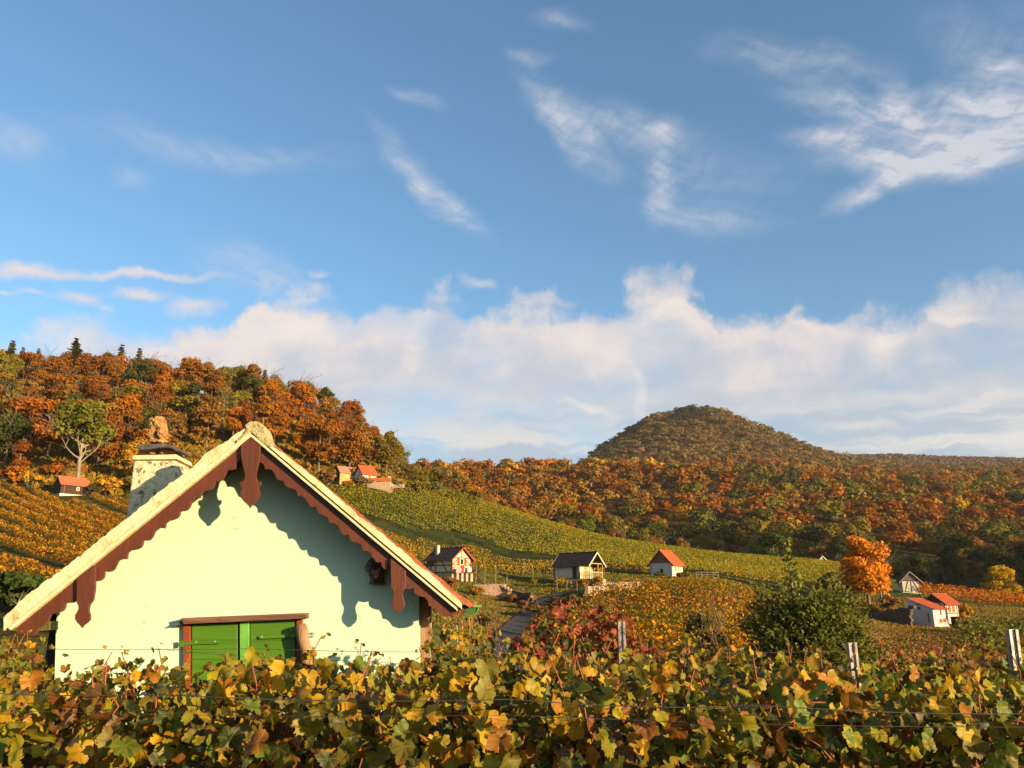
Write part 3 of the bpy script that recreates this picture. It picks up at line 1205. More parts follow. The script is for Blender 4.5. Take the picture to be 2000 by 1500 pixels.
VAL = plan_valley()
VAL.sort(key=lambda q: q[1])
rngv = np.random.default_rng(17)
nfront = max(20, 292 - nleft)
front, rest = VAL[:nfront], VAL[nfront:]
grp = {}
for q in front:
    c = valley_colour(q[3], q[4] - 30, rngv)
    if 1800 < q[3]:
        c = DKGREEN if rngv.uniform() < .6 else TAN
    zone = ('above the green vineyard crest' if q[3] < 1560 else 'behind the orange maple' if q[3] < 1780
            else 'in the shaded hollow beyond the red vines')
    grp.setdefault((zone, CNAME[c]), []).append((q, c))
for (zone, cn), L in grp.items():
    L.sort(key=lambda w: w[0][3])
    for i, (q, c) in enumerate(L):
        plant_tree('broadleaf_tree', (q[0], q[1], q[2] - .3), rngv.uniform(8.5, 13), rngv.choice(['broad', 'tall', 'sparse'], p=[.6, .25, .15]),
                   int(rngv.integers(0, 4)), c, rngv.uniform(0, 6.28),
                   f'{ordinal(i + 1)} {cn} tree from left, wood edge {zone}', 'tree', 'trees along the valley wood edge')
for px, Y, ht, c, lab in [(1515, 216, 13.5, (.07, .095, .016), 'big fresh green tree at the wood edge left of the pale green gable'),
                          (1340, 226, 9.5, (.075, .10, .018), 'small rounded green tree low at the wood edge above the orange roofed hut'),
                          (1640, 205, 9, (.05, .055, .016), 'dark bushy tree at the wood edge right of the pale green gable')]:
    plant_tree('broadleaf_tree', GP(px, Y), ht, 'broad', 2, c, 1.0, lab, 'tree')


def wood_mass(name, pts, hts, cols, nleaf, size, seed, label, wide=1.3):
    """a far wood that reads as one mass: crowns of leaf clumps, one object"""
    rng = np.random.default_rng(seed)
    temps = [crown_cards(rng, 8, 4.7, 4.3, 6.6, nleaf, size, br=(.42, .62), nj=.28) for _ in range(6)]
    pts = np.array(pts)
    pick = rng.integers(0, 6, len(pts))
    VV, CC = [], []
    for k in range(6):
        idx = np.where(pick == k)[0]
        if not len(idx):
            continue
        V, _, tint = temps[k]
        s = (np.array(hts)[idx] / 12.0)
        a = rng.uniform(0, 6.28, len(idx))
        ca, sa = np.cos(a), np.sin(a)
        R = np.zeros((len(idx), 3, 3))
        R[:, 0, 0] = ca; R[:, 0, 1] = -sa; R[:, 1, 0] = sa; R[:, 1, 1] = ca; R[:, 2, 2] = 1
        W = np.einsum('nij,vj->nvi', R, V) * s[:, None, None] * np.array([wide, wide, 1.05]) + pts[idx][:, None, :]
        cc = tint[None] * np.array([cols[i] for i in idx])[:, None, :]
        VV.append(W.reshape(-1, 3)); CC.append(cc.reshape(-1, 3))
    V = np.concatenate(VV); C = np.concatenate(CC)
    me = mesh_np(name, V, np.arange(len(V)).reshape(-1, 4), col=C, mat=M_FOLS)
    return tag(link(name, me), label=label, cat='forest', kind='stuff')


def jit(c, rng, a=.18):
    f = rng.uniform(1 - a, 1 + a)
    return (c[0] * f * rng.uniform(.92, 1.08), c[1] * f, c[2] * f)


m1 = [q for q in rest if q[1] < 380]
m2 = [q for q in rest if q[1] >= 380]
for L, nl, sz, sd, nm, lab in ((m1, 700, .80, 31, 'valley_wood', 'rust and olive wood filling the valley below the round hill'),
                               (m2, 380, 1.05, 32, 'ridge_wood', 'orange brown wood on the long low ridge before the round hill')):
    wood_mass(nm, [(q[0], q[1], q[2] - .5) for q in L], [rngv.uniform(7.0, 15.0) for q in L],
              [jit(valley_colour(q[3], q[4] - 20, rngv), rngv) for q in L], nl, sz, sd, lab)


def scatter(n, x0, x1, y0, y1, seed, cond=None, sp=6.5):
    rng = np.random.default_rng(seed)
    X = rng.uniform(x0, x1, n); Yy = rng.uniform(y0, y1, n)
    Z = H(X, Yy)
    px, py = project(X, Yy, Z)
    ok = (px > -120) & (px < 2120)
    if cond is not None:
        ok &= cond(X, Yy, Z, px, py)
    cell = set(); keep = []
    for i in np.where(ok)[0]:
        k = (int(X[i] // sp), int(Yy[i] // sp))
        if k in cell:
            continue
        cell.add(k)
        keep.append((X[i], Yy[i], Z[i], float(px[i]), float(py[i])))
    return keep


hill = scatter(30000, 40, 680, 770, 1130, 41, sp=9.5)
hc = []
for q in hill:
    n = mnoise.noise(Vector((q[3] * .02, q[4] * .04, 5.5)))
    u = rngv.uniform() + n * .5
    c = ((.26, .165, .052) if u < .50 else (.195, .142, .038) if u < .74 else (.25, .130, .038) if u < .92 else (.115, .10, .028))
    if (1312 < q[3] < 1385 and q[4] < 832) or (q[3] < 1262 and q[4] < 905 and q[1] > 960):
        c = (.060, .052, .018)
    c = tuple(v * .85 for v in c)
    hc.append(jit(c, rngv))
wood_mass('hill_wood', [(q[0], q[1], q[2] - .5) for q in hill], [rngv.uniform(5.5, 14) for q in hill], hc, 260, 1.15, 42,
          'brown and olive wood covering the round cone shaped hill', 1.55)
far = scatter(42000, 300, 1500, 1080, 2150, 43, cond=lambda X, Y, Z, px, py: px > 1600, sp=11)
wood_mass('far_ridge_wood', [(q[0], q[1], q[2] - 1) for q in far], [rngv.uniform(10, 15) for q in far],
          [jit((.16, .10, .055), rngv) for q in far], 50, 3.0, 44, 'dull brown wood on the farthest flat ridge at the right')
# unseen knoll added outside the frame, whose trees shade the valley floor, and the back of the left hill
rk = np.random.default_rng(9)
kn = []
for _ in range(420):
    x, y = rk.normal(335, 62), rk.normal(112, 62)
    if x > 235 + .4 * (y - 112):
        kn.append((x, y, h(x, y) - .5))
wood_mass('added_knoll_wood', kn, [rk.uniform(9, 13) for _ in kn], [jit(RUST, rk) for _ in kn], 90, 2.2, 45,
          'unseen autumn wood on the added knoll that shades the valley floor')

# shrubs
def shrub(px, Y, ht, c, lab, kind='shrub', wide=1.0, sink=.1, var=0, name='shrub'):
    g = GP(px, Y)
    return plant_tree(name, g - Vector((0, 0, sink)), ht, kind, var, c, px * .7, lab, 'shrub', None, base_h=2.2, wide=wide)


for i, (px, Y, ht, c, lab, wd) in enumerate([
        (35, 37, 2.2, (.045, .07, .014), 'dark green bush below the left vineyard beside the left eave', 1.3),
        (250, 128, 3.2, OLIVE, 'olive bush at the wood foot just left of the chimney', 1.2),
        (182, 124, 2.2, DKGREEN, 'dark bush leaning on the right end of the dark hut', .9),
        (60, 127, 3.0, GOLD, 'golden bush left of the dark hut', 1.3),
        (22, 127, 3.4, ORANGE, 'orange bush at the left edge under the wood', 1.3),
        (215, 127, 3.0, GOLD, 'golden bush right of the dark hut', 1.3),
        (285, 127, 3.4, ORANGE, 'orange bush behind the chimney', 1.2),
        (100, 134, 3.6, RUST, 'rust bush right behind the dark hut', 1.2),
        (640, 148, 3.2, (.20, .12, .03), 'yellow brown bush left of the upper grey roofed hut', 1.2),
        (703, 146, 2.4, (.17, .10, .05), 'greyish brown bush in front of the two upper huts', 1.7),
        (680, 145, 2.0, GOLD, 'gold bush below the upper grey roofed hut', 1.2),
        (788, 152, 2.3, OLIVE, 'olive bush at the right end of the upper terrace', 1.3),
        (812, 158, 2.8, OLIVE, 'olive bush farther right of the upper terrace', 1.4),
        (846, 168, 2.8, (.12, .12, .02), 'pale olive bush on the vineyard crest', 1.4),
        (1650, 116, 3.2, DKGREEN, 'dark bush left of the orange maple', 1.5),
        (1632, 126, 3.4, GREEN, 'green bush below the pale green gable', 1.6),
        (1600, 118, 2.2, OLIVE, 'olive bush at the right end of the vineyard crest', 1.5),
        (1740, 106, 1.8, (.20, .10, .03), 'tan bush at the foot of the orange maple', 1.5),
        (1660, 100, 1.6, (.22, .11, .03), 'dry tan bush on the brown slope below the maple', 1.5),
        (1560, 90, 1.6, (.19, .12, .03), 'straw coloured bush beside the tall dark evergreen', 1.7),
        (1893, 91, 2.9, GOLD, 'slim yellow bush right of the lean-to shed', .45),
        (1905, 84, 1.6, GREEN, 'green bush below the slim yellow bush', 1.3),
        (1335, 112, 1.3, OLIVE, 'olive bush before the orange roofed hut', 1.6),
        (1290, 114, 1.1, GREEN, 'green climber at the foot of the orange roofed hut', 1.4),
        (878, 98, 1.6, (.25, .12, .025), 'orange brown bush below the timbered hut with chimney', 1.6),
        (930, 96, 1.3, GOLD, 'golden bush below the left stone terrace', 1.5),
        (1000, 95, 1.2, (.22, .10, .03), 'reddish bush right of the stone steps', 1.6),
        (910, 82, 1.8, (.20, .13, .03), 'yellow olive bush left of the lane', 1.5),
        (950, 74, 1.3, (.16, .12, .03), 'low olive bush at the left verge of the lane', 1.5),
        (1120, 88, 1.3, (.14, .12, .03), 'low olive bush at the right verge of the lane', 1.7),
        (1040, 108, 1.4, OLIVE, 'small bare olive bush on the grass above the lane', .8),
        (1102, 106, 1.5, (.30, .17, .015), 'golden vine bush at the left foot of the porch hut', 1.5),
        (1135, 104, 1.2, (.33, .15, .015), 'orange vine bush before the stone base of the porch hut', 1.6),
        (1168, 105, 1.3, (.32, .14, .014), 'orange vine bush at the porch step', 1.3),
        (1052, 84, 1.5, (.14, .10, .02), 'olive brown bush where the lane bends', 1.5),
        (1078, 90, 1.2, (.12, .10, .02), 'dark olive bush past the bend of the lane', 1.6),
        (1022, 90, 1.1, (.20, .11, .02), 'reddish bush left of the bend of the lane', 1.5),
        (1085, 62, 2.2, (.16, .11, .02), 'tall olive bush added on the right verge to shade the near lane', 1.0),  # this and the next two bushes are added to shadow the lane
        (1062, 70, 1.8, (.22, .12, .02), 'tan bush added to shade the lane, behind the tall olive bush', .9),
        (1098, 54, 1.9, (.20, .10, .02), 'rust tinged bush nearest the lane, added at its right verge for shade', 1.0),
        (1752, 97, 1.5, (.15, .10, .02), 'dull olive bush growing over the dark retaining wall', 1.8),
        (1712, 99, 1.3, (.22, .12, .02), 'tan bush over the left end of the dark retaining wall', 1.8),
        (1500, 60, 2.0, (.20, .15, .03), 'yellow olive bush on the right end of the orange vine block', 1.6),
        (1700, 45, 1.2, (.16, .14, .03), 'pale olive bush right of the tall dark evergreen', 1.6),
        (1760, 36, .9, (.14, .12, .03), 'broad olive bush in front of the brown slope', 2.0),
        (1840, 30, .8, (.15, .11, .03), 'broad tan bush in front of the brown slope near the right post', 2.0),
        (1460, 34, 1.6, (.24, .15, .03), 'golden bush left of the tall dark evergreen', 1.4)]):
    shrub(px, Y, ht, c, lab, wide=wd, var=i % 4)
for i, (px, Y, ht, c, lab) in enumerate([
        (1145, 20, 3.0, (.22, .10, .05), 'thin young tree with few leaves above the red vines'),
        (1385, 19, 3.0, (.06, .055, .015), 'small dark leaved apple tree with bare twigs')]):
    g = GP(px, Y)
    plant_tree('young_tree', g, ht, 'sparse', 2 + i, c, .5, lab, 'tree', None, base_h=12, wide=1.0 if i else .6)


def big_evergreen():
    rng = np.random.default_rng(77)
    g = GP(1588, 28)
    t = empty('evergreen_tree', g, 0, 'large dark green feathery evergreen with a thin pale spire behind the vines', 'tree')
    C, Nn, T, AX = [], [], [], []
    # sprays that leave the stem and curve upwards
    for k in range(820):
        th = rng.uniform(0, 6.28)
        z0 = rng.uniform(.1, 3.0)
        R = 2.3 * math.sqrt(max(0, 1 - (z0 / 3.9) ** 2)) * rng.uniform(.75, 1.1)
        m = 20
        s = np.linspace(.35, 1, m)
        r = R * s
        zz = z0 + .75 * s ** 2.2 * rng.uniform(.5, 1.3) + rng.normal(size=m) * .03
        w = rng.normal(size=m) * .06
        C.append(np.stack([r * math.cos(th) - w * math.sin(th), r * math.sin(th) + w * math.cos(th), zz], -1))
        ax = np.stack([np.full(m, math.cos(th)), np.full(m, math.sin(th)), .9 * s], -1)
        AX.append(ax + rng.normal(size=(m, 3)) * .35)
        Nn.append(unit(rng.normal(size=(m, 3)) + [0, -.5, .4]))
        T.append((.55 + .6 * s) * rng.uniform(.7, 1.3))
    for k in range(90):
        z0 = rng.uniform(2.6, 5.2)
        th = rng.uniform(0, 6.28)
        R = (5.5 - z0) * .17 + .04
        m = 7
        s = np.linspace(0, 1, m)
        C.append(np.stack([-.35 + R * s * math.cos(th), R * s * math.sin(th), z0 + .12 * s], -1))
        AX.append(np.tile([math.cos(th), math.sin(th), .5], (m, 1)))
        Nn.append(unit(rng.normal(size=(m, 3))))
        T.append(np.full(m, 2.0))
    C, Nn, T, AX = map(np.concatenate, (C, Nn, T, AX))
    V, Fq = cards(C, Nn, .085, rng, 1.7, AX)
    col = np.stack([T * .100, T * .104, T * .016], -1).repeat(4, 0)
    link('crown', mesh_np('crown', V, Fq, col=col, mat=M_FOLS), t)
    mb = MB()
    mb.tube([(0, 0, -.3), (-.1, 0, 1.5), (-.35, 0, 3.2), (-.35, 0, 5.1)], [.16, .12, .06, .01])
    for k in range(9):
        th = k * .7
        limb(mb, Vector((0, 0, .3 + .3 * k)), Vector((math.cos(th), math.sin(th), .6)).normalized(), 1.5, .05, rng, 1)
    mb.build('trunk', M_BARK, t, smooth=True)


big_evergreen()


# ------------------------------------------------------------------ distant vine rows
def vine_rows(tagname, inside, dirv, p0, p1, step, pal, label, group, height=1.55, size=.24, dens=34, seed=1, skip=(),
              from_end='top', xr=(-200, 220), width=.5):
    rng = np.random.default_rng(seed)
    d = Vector(dirv).normalized()
    nrm = Vector((-d.y, d.x))
    offs = np.arange(p0, p1, step)
    rows = []
    for k, o in enumerate(offs):
        if k in skip:
            continue
        s = np.arange(xr[0], xr[1], .5)
        X = nrm.x * o + d.x * s
        Y = nrm.y * o + d.y * s
        ok = Y > 3
        X, Y, s2 = X[ok], Y[ok], s[ok]
        Z = H(X, Y)
        px, py = project(X, Y, Z)
        m = inside(px, Y, py, X)
        if m.sum() < 8:
            continue
        rows.append((o, s2[m]))
    if from_end == 'top':
        rows = rows[::-1]
    for i, (o, ss) in enumerate(rows):
        n = int(len(ss) * .5 * dens)
        s = rng.choice(ss, n) + rng.uniform(-.3, .3, n)
        vig = np.array([mnoise.noise(Vector((q * .35, o * 1.7, seed))) for q in s])
        keep = rng.uniform(size=n) < .80 + vig
        s, vig = s[keep], vig[keep]
        n = len(s)
        lat = rng.normal(size=n) * width * .5
        zz = rng.uniform(.2, 1, n) * height * (1 + vig * .16)
        X = nrm.x * (o + lat) + d.x * s
        Y = nrm.y * (o + lat) + d.y * s
        Z = H(X, Y) + zz
        C = np.stack([X, Y, Z], -1)
        Nn = unit(rng.normal(size=(n, 3)) * .7 + np.stack([nrm.x * np.sign(lat), nrm.y * np.sign(lat), np.full(n, .35)], -1))
        V, Fq = cards(C, Nn, size, rng)
        cn = np.array([mnoise.noise(Vector((x * .09, y * .09, seed + .5))) for x, y in zip(X[::4], Y[::4])]).repeat(4)[:n]
        u = np.clip(cn * 1.1 + .5 + rng.normal(size=n) * .22, 0, .999)
        P_ = np.array(pal)
        idx = (u * len(P_)).astype(int)
        c = P_[idx] * rng.uniform(.75, 1.25, (n, 1))
        me = mesh_np('vine_row', V, Fq, col=c.repeat(4, 0), mat=M_FOLS)
        o2 = link('vine_row', me)
        tag(o2, f'{ordinal(i + 1)} {label}', 'vine row', group)
    return len(rows)


GG = [(0.1476, 0.1544, 0.0121), (0.2082, 0.1966, 0.0146), (0.295, 0.2387, 0.0162), (0.4164, 0.2668, 0.0178), (0.2256, 0.1825, 0.0162)]
GO = [(0.202, 0.1583, 0.0139), (0.341, 0.2148, 0.0152), (0.4546, 0.2373, 0.0152), (0.5051, 0.2148, 0.0139), (0.2778, 0.1922, 0.0139)]
OO = [(0.2646, 0.1716, 0.0129), (0.4366, 0.2174, 0.0141), (0.5557, 0.2288, 0.0129), (0.5292, 0.1487, 0.0129), (0.3307, 0.183, 0.0129)]
RR = [(0.4095, 0.263, 0.0158), (0.43, 0.1504, 0.0106), (0.3685, 0.0815, 0.0106), (0.3276, 0.0626, 0.0106), (0.3071, 0.1253, 0.0158)]


def in_mid_up(px, Y, py, X):
    lo = np.interp(px, [560, 760, 900, 1300, 1660], [128, 128, 138, 132, 134])
    hi = np.interp(px, [560, 760, 790, 860, 1100, 1660], [146, 147, 152, 182, 187, 187])
    return (px > 560) & (px < 1660) & (Y > lo) & (Y < hi)


def in_mid_low(px, Y, py, X):
    lo = np.interp(px, [560, 760, 840, 960, 1100, 1250, 1350, 1660], [70, 95, 116, 117, 121, 122, 126, 128])
    hi = np.interp(px, [560, 760, 900, 1300, 1660], [124, 122, 129, 127, 129])
    return (px > 560) & (px < 1660) & (Y > lo) & (Y < hi)


def in_left(px, Y, py, X):
    hi = np.interp(px, [-200, 90, 105, 170, 180, 330], [124, 122, 114, 114, 122, 124])
    return (px > -160) & (px < 345) & (Y > 36) & (Y < hi)


vine_rows('mid', in_mid_up, (1, .06, 0), 105, 190, 2.9, GG, 'vine row from the top of the green vineyard slope',
          'vine rows on the green slope', seed=2, dens=64, size=.175, height=1.0, width=.36)
vine_rows('low', in_mid_low, (1, .06, 0), 66, 136, 3.3, GO, 'vine row from the top of the golden strip below the green slope',
          'vine rows on the golden strip', seed=3, dens=66, size=.175, height=1.15, width=.36)
vine_rows('left', in_left, (1, -1.05, 0), -30, 60, 2.25, OO, 'vine row from the top of the golden left hillside',
          'vine rows on the left hillside', seed=4, dens=84, size=.16, height=1.05, width=.34, skip=(10, 20, 29))
vine_rows('orange', lambda px, Y, py, X: (px > np.interp(Y, [36, 60, 80, 95], [1090, 1085, 1130, 1165])) &
          (px < np.interp(Y, [36, 60, 95], [1480, 1510, 1500])) & (Y > 38) & (Y < np.interp(px, [1130, 1300, 1500], [93, 99, 94])),
          (1, -.75, 0), 20, 110, 2.5, OO, 'vine row from the top of the orange block right of the lane',
          'vine rows in the orange block', seed=5, dens=66, size=.17, height=1.35, width=.36)
vine_rows('eave', lambda px, Y, py, X: (px > 700) & (px < np.interp(Y, [44, 76], [905, 940])) & (Y > 44) & (Y < 78),
          (.25, 1, 0), -30, 20, 2.3, [(.18, .13, .03), (.28, .15, .03), (.25, .09, .03), (.14, .12, .03)],
          'vine row from the right in the brown block under the green gutter', 'vine rows under the gutter', seed=6,
          dens=34, size=.2, from_end='bottom')
vine_rows('red', lambda px, Y, py, X: (px > 1797) & (px < 2150) & (Y > 117) & (Y < 134), (1, -.12, 0), 118, 160, 2.2, RR,
          'vine row from the top of the red strip beyond the timbered barn', 'red vine rows', seed=7, dens=40, size=.22)
vine_rows('green', lambda px, Y, py, X: (px > 1872) & (px < 2160) & (Y > 50) & (Y < 86), (1, -.35, 0), 55, 120, 2.4,
          [(.10, .12, .02), (.16, .15, .02), (.09, .08, .02), (.22, .15, .02)],
          'vine row from the top of the green plot right of the sheds', 'green vine rows right of the sheds', seed=8, dens=36,
          size=.22)

# grass and weeds on the open slopes
def grass_patch(name, inside, n, x0, x1, y0, y1, cols, size, seed, label):
    rng = np.random.default_rng(seed)
    X = rng.uniform(x0, x1, n); Y = rng.uniform(y0, y1, n)
    Z = H(X, Y)
    px, py = project(X, Y, Z)
    m = inside(px, Y)
    X, Y, Z = X[m], Y[m], Z[m]
    k = len(X)
    C = np.stack([X, Y, Z + size * .25], -1)
    Nn = unit(rng.normal(size=(k, 3)) * [1, 1, .25] + [0, -.6, .1])
    V, Fq = cards(C, Nn, size, rng, 1.0, np.tile([0, 0, 1.0], (k, 1)) + rng.normal(size=(k, 3)) * .3)
    nz = np.array([mnoise.noise(Vector((a * .12, b * .12, seed))) for a, b in zip(X[::3], Y[::3])]).repeat(3)[:k]
    if len(nz) < k:
        nz = np.pad(nz, (0, k - len(nz)))
    u = np.clip(nz + .5 + rng.normal(size=k) * .2, 0, .999)
    P_ = np.array(cols)
    c = P_[(u * len(P_)).astype(int)] * rng.uniform(.75, 1.25, (k, 1))
    tag(link(name, mesh_np(name, V, Fq, col=c.repeat(4, 0), mat=M_FOLS)), label, 'grass', kind='stuff')


grass_patch('meadow_grass', lambda px, Y: (px > 820) & (px < 1560) & (Y > 50) & ~((px > 1120) & (Y < 97)) &
            ~((np.abs(px - np.interp(Y, [30, 52, 72, 90, 97, 104], [1010, 998, 988, 1045, 1075, 1150])) < 2600 / Y) & (Y < 106)),
            70000, -14, 60, 50, 126, [(.15, .13, .016), (.12, .125, .014), (.20, .15, .018), (.24, .13, .02)], .16, 51,
            'short olive grass around the three middle huts and the lane')
grass_patch('dry_grass', lambda px, Y: (px > 1520) & (px < 2100) & (Y > 22), 90000, 8, 90, 22, 118,
            [(.27, .12, .022), (.28, .15, .03), (.21, .15, .022), (.15, .13, .016), (.17, .14, .018)], .17, 52,
            'dry brown grass on the slope around the lean-to shed')
UG = [(.24, .10, .016), (.17, .12, .016), (.29, .16, .016), (.13, .10, .016), (.11, .10, .014)]
grass_patch('undergrowth', lambda px, Y: (px > -140) & (px < 915) & (Y > lower_edge(px) - 3), 60000, -190, -5, 124, 250, UG, 1.5, 61,
            'autumn undergrowth covering the ground of the left hill wood')
grass_patch('undergrowth', lambda px, Y: (px > 760) & (px < 930) & (Y > 168), 14000, -45, -5, 165, 245, [(.10, .085, .014), (.12, .10, .015)], 1.3, 62,
            'olive scrub on the ridge at the right end of the hill wood')
#PART3
# ------------------------------------------------------------------ the near house with the green shutters
TH = math.radians(3.0)
TT = Vector((math.cos(TH), math.sin(TH), 0))
BB = Vector((-math.sin(TH), math.cos(TH), 0))
C0 = P(493, 862, 8.55)
WALL = 0.45
DEEP = 3.3


def PP(px, py, off=0.0):
    x, y, z = pix_dir(px, py)
    d = Vector((x, y, z))
    return d * ((C0 + BB * off).dot(BB) / d.dot(BB))


def slab(pts, o0, o1, mb=None):
    """pixel outline laid on the plane at o0 and extruded straight back to o1"""
    mb = mb or MB()
    fr = [PP(a, b, o0) for a, b in pts]
    return mb.prism(fr, [p + BB * (o1 - o0) for p in fr])


hc_ = PP(493, 1180, WALL)
house = empty('vineyard_house', (hc_.x, hc_.y + 1.4, h(hc_.x, hc_.y + 1.4)), TH * 0,
              'mint green plastered house gable with brown scalloped bargeboards and green shutters', 'house')

# gable wall with a window opening
apexW = PP(492, 905, WALL)
wl, wr = 112, 818
outer = [(wl - 8, 1420), (wl - 3, 1240), (wl, 1150), (487, 856), (wr, 1128), (wr, 1240), (wr, 1420)]
mb = MB()
x0, x1, y0, y1 = 371, 580, 1216, 1345
pts = [(wl - 8, 1420), (wl - 3, 1240), (wl, 1160), (x0, 948), (x0, y0), (x0, y1), (x0, 1420)]
slab(pts, WALL, WALL + .3, mb)
slab([(x0, 948), (487, 858), (x1, 933), (x1, y0), (x0, y0)], WALL, WALL + .3, mb)
slab([(x1, 933), (wr, 1130), (wr, 1240), (wr, 1420), (x1, 1420), (x1, y1), (x1, y0)], WALL, WALL + .3, mb)
slab([(x0, y1), (x1, y1), (x1, 1420), (x0, 1420)], WALL, WALL + .3, mb)
mb.build('gable_wall', M_WALL, house, world=True)
# side walls and back wall
mb = MB()
a = PP(wr - 1, 1150, WALL + .3); b = a + BB * DEEP
gz = house.location.z
ztop = PP(wr, 1135, WALL).z
for q, w in ((PP(wr, 1150, WALL), -1), (PP(wl, 1150, WALL), 1)):
    c = q + BB * (.3 + (DEEP - .3) / 2) + TT * w * .1
    mb.box((c.x, c.y, (ztop + gz) / 2 - .2), (.2, DEEP - .31, ztop - gz + .4), TH)
mb.build('side_wall', M_WOOD, house, world=True)
mb = MB()
al, ar, ac = PP(wl, 1160, WALL), PP(wr, 1130, WALL), PP(487, 858, WALL)
zl = gz - .3
fr = [Vector((al.x, al.y, zl)), al, ac, ar, Vector((ar.x, ar.y, zl))]
fr = [p + BB * DEEP for p in fr]
mb.prism(fr, [p + BB * .2 for p in fr])
mb.build('back_wall', M_WALL, house, world=True)


def scallop(p0, p1, d0, unit, side, extra_start=0.0, n=None):
    """lower outline of a bargeboard: p0 top, p1 eave (pixels), returns points along it"""
    p0, p1 = Vector(p0), Vector(p1)
    d = (p1 - p0)
    Ln = d.length
    d.normalize()
    nn = Vector((-d.y, d.x)) if side > 0 else Vector((d.y, -d.x))
    if nn.y < 0:
        nn = -nn
    out = []
    k = int(round(Ln / unit))
    u = Ln / k
    for i in range(k):
        for f, dep in ((.02, -7), (.08, -2.5), (.2, 1.5), (.38, 5.5), (.58, 7.0), (.76, 4.5), (.88, .5), (.96, -3.0), (.985, -8)):
            q = p0 + d * (i + f) * u + nn * (d0 + dep)
            out.append((q.x, q.y))
    return out


# bargeboards
lt0, lt1 = (489, 852), (18, 1231)
rt0, rt1 = (489, 852), (895, 1194)


def along(p0, p1, t, dn=0):
    return (p0[0] + (p1[0] - p0[0]) * t, p0[1] + (p1[1] - p0[1]) * t + dn)


def ylin(p0, p1, x):
    return p0[1] + (p1[1] - p0[1]) * (x - p0[0]) / (p1[0] - p0[0])


def yL(x):
    return ylin(lt0, lt1, x)


def yR(x):
    return ylin(rt0, rt1, x)


SC_L = [(1745, 150), (1745, 215), (1700, 222), (1652, 226), (1635, 245), (1622, 290), (1600, 325), (1560, 352), (1505, 360), (1495, 410),
        (1460, 452), (1400, 470), (1350, 487), (1330, 525), (1325, 556), (1270, 562), (1232, 590), (1210, 650), (1180, 693), (1140, 708),
        (1090, 710), (1088, 750), (1060, 788), (1020, 808), (960, 822), (925, 850), (912, 910), (860, 905), (822, 914), (795, 950),
        (765, 1018), (735, 1048), (700, 1056), (660, 1052), (653, 1100), (625, 1140), (575, 1160), (510, 1170), (480, 1197), (468, 1270),
        (410, 1272), (370, 1288), (345, 1340), (320, 1390), (285, 1416), (240, 1422), (200, 1415), (205, 1450), (190, 1500), (150, 1525)]
SC_R = [(45, 140), (80, 152), (98, 190), (105, 220), (150, 216), (190, 230), (216, 280), (245, 334), (280, 352), (325, 350), (330, 390),
        (360, 424), (400, 440), (450, 452), (475, 477), (485, 535), (535, 532), (570, 552), (600, 602), (630, 650), (665, 665), (705, 660),
        (715, 714), (745, 745), (800, 765), (840, 787), (862, 855), (915, 850), (950, 872), (980, 930), (1010, 980), (1045, 995),
        (1085, 986), (1100, 1040), (1130, 1070), (1190, 1081), (1230, 1102), (1250, 1180), (1300, 1176), (1335, 1197), (1370, 1260),
        (1405, 1303), (1440, 1312), (1465, 1305), (1475, 1360), (1500, 1390), (1530, 1395), (1546, 1385)]
low = [(0, 0)] + [(170 + x / 6, 880 + y / 6) for x, y in SC_L] + [(183, 1136)]
slab([(489, 852), (489, 890), (470, 895)] + low[1:] + [(150, 1165), (150, yL(150))], 0, .035).build(
    'bargeboard', M_BROWN, house, world=True, bevel=.004)
slab([(152, yL(152)), (152, 1172), (143, 1177), (128, 1178), (127, 1186), (123, 1193), (112, 1197), (99, 1200), (94, 1212),
      (84, 1222), (76, 1226), (72, 1234), (67, 1241), (50, 1241), (34, 1236), (26, 1231), (18, 1231)], 0, .035).build(
    'bargeboard', M_BROWN, house, world=True, bevel=.004)
lowr = [(500 + x / 6, 880 + y / 6) for x, y in SC_R]
slab([(489, 852), (489, 890), (502, 902)] + lowr + [(758, 1090), (765, yR(765) + 4), (765, yR(765))], 0, .035).build(
    'bargeboard', M_BROWN, house, world=True, bevel=.004)
slab([(762, yR(762)), (762, 1140), (792, 1150), (800, 1151), (808, 1148), (809, 1158), (817, 1164), (830, 1167), (835, 1174),
      (837, 1184), (846, 1186), (853, 1193), (858, 1200), (870, 1204), (884, 1203), (892, 1199), (895, 1195)], 0, .035).build(
    'bargeboard', M_BROWN, house, world=True, bevel=.004)
# pendants
cpx = lambda pts: [(450 + x * .3734, 780 + y * .3734) for x, y in pts]
slab(cpx([(105, 190), (52, 238), (56, 300), (62, 340), (72, 375), (76, 400), (72, 418), (64, 430), (55, 432), (49, 428), (49, 446),
          (55, 456), (62, 460), (54, 474), (50, 492), (54, 512), (66, 530), (82, 544), (94, 556), (101, 569), (108, 556), (120, 544),
          (138, 530), (152, 512), (156, 494), (152, 476), (146, 462), (154, 456), (160, 446), (159, 428), (152, 433), (144, 430),
          (138, 418), (134, 400), (138, 375), (146, 345), (154, 300), (158, 238)]), -.055, -.02).build(
    'pendant', M_BROWN, house, world=True, bevel=.004)
slab(cpx([(838, 832), (840, 984), (850, 1000), (856, 1016), (852, 1040), (844, 1062), (845, 1086), (856, 1102), (868, 1112),
          (878, 1123), (888, 1112), (902, 1100), (911, 1082), (911, 1060), (904, 1040), (901, 1018), (906, 1002), (916, 986),
          (918, 897)]), -.055, -.02).build('pendant', M_BROWN, house, world=True, bevel=.004)
lpx = lambda pts: [(x * .3734, 780 + y * .3734) for x, y in pts]
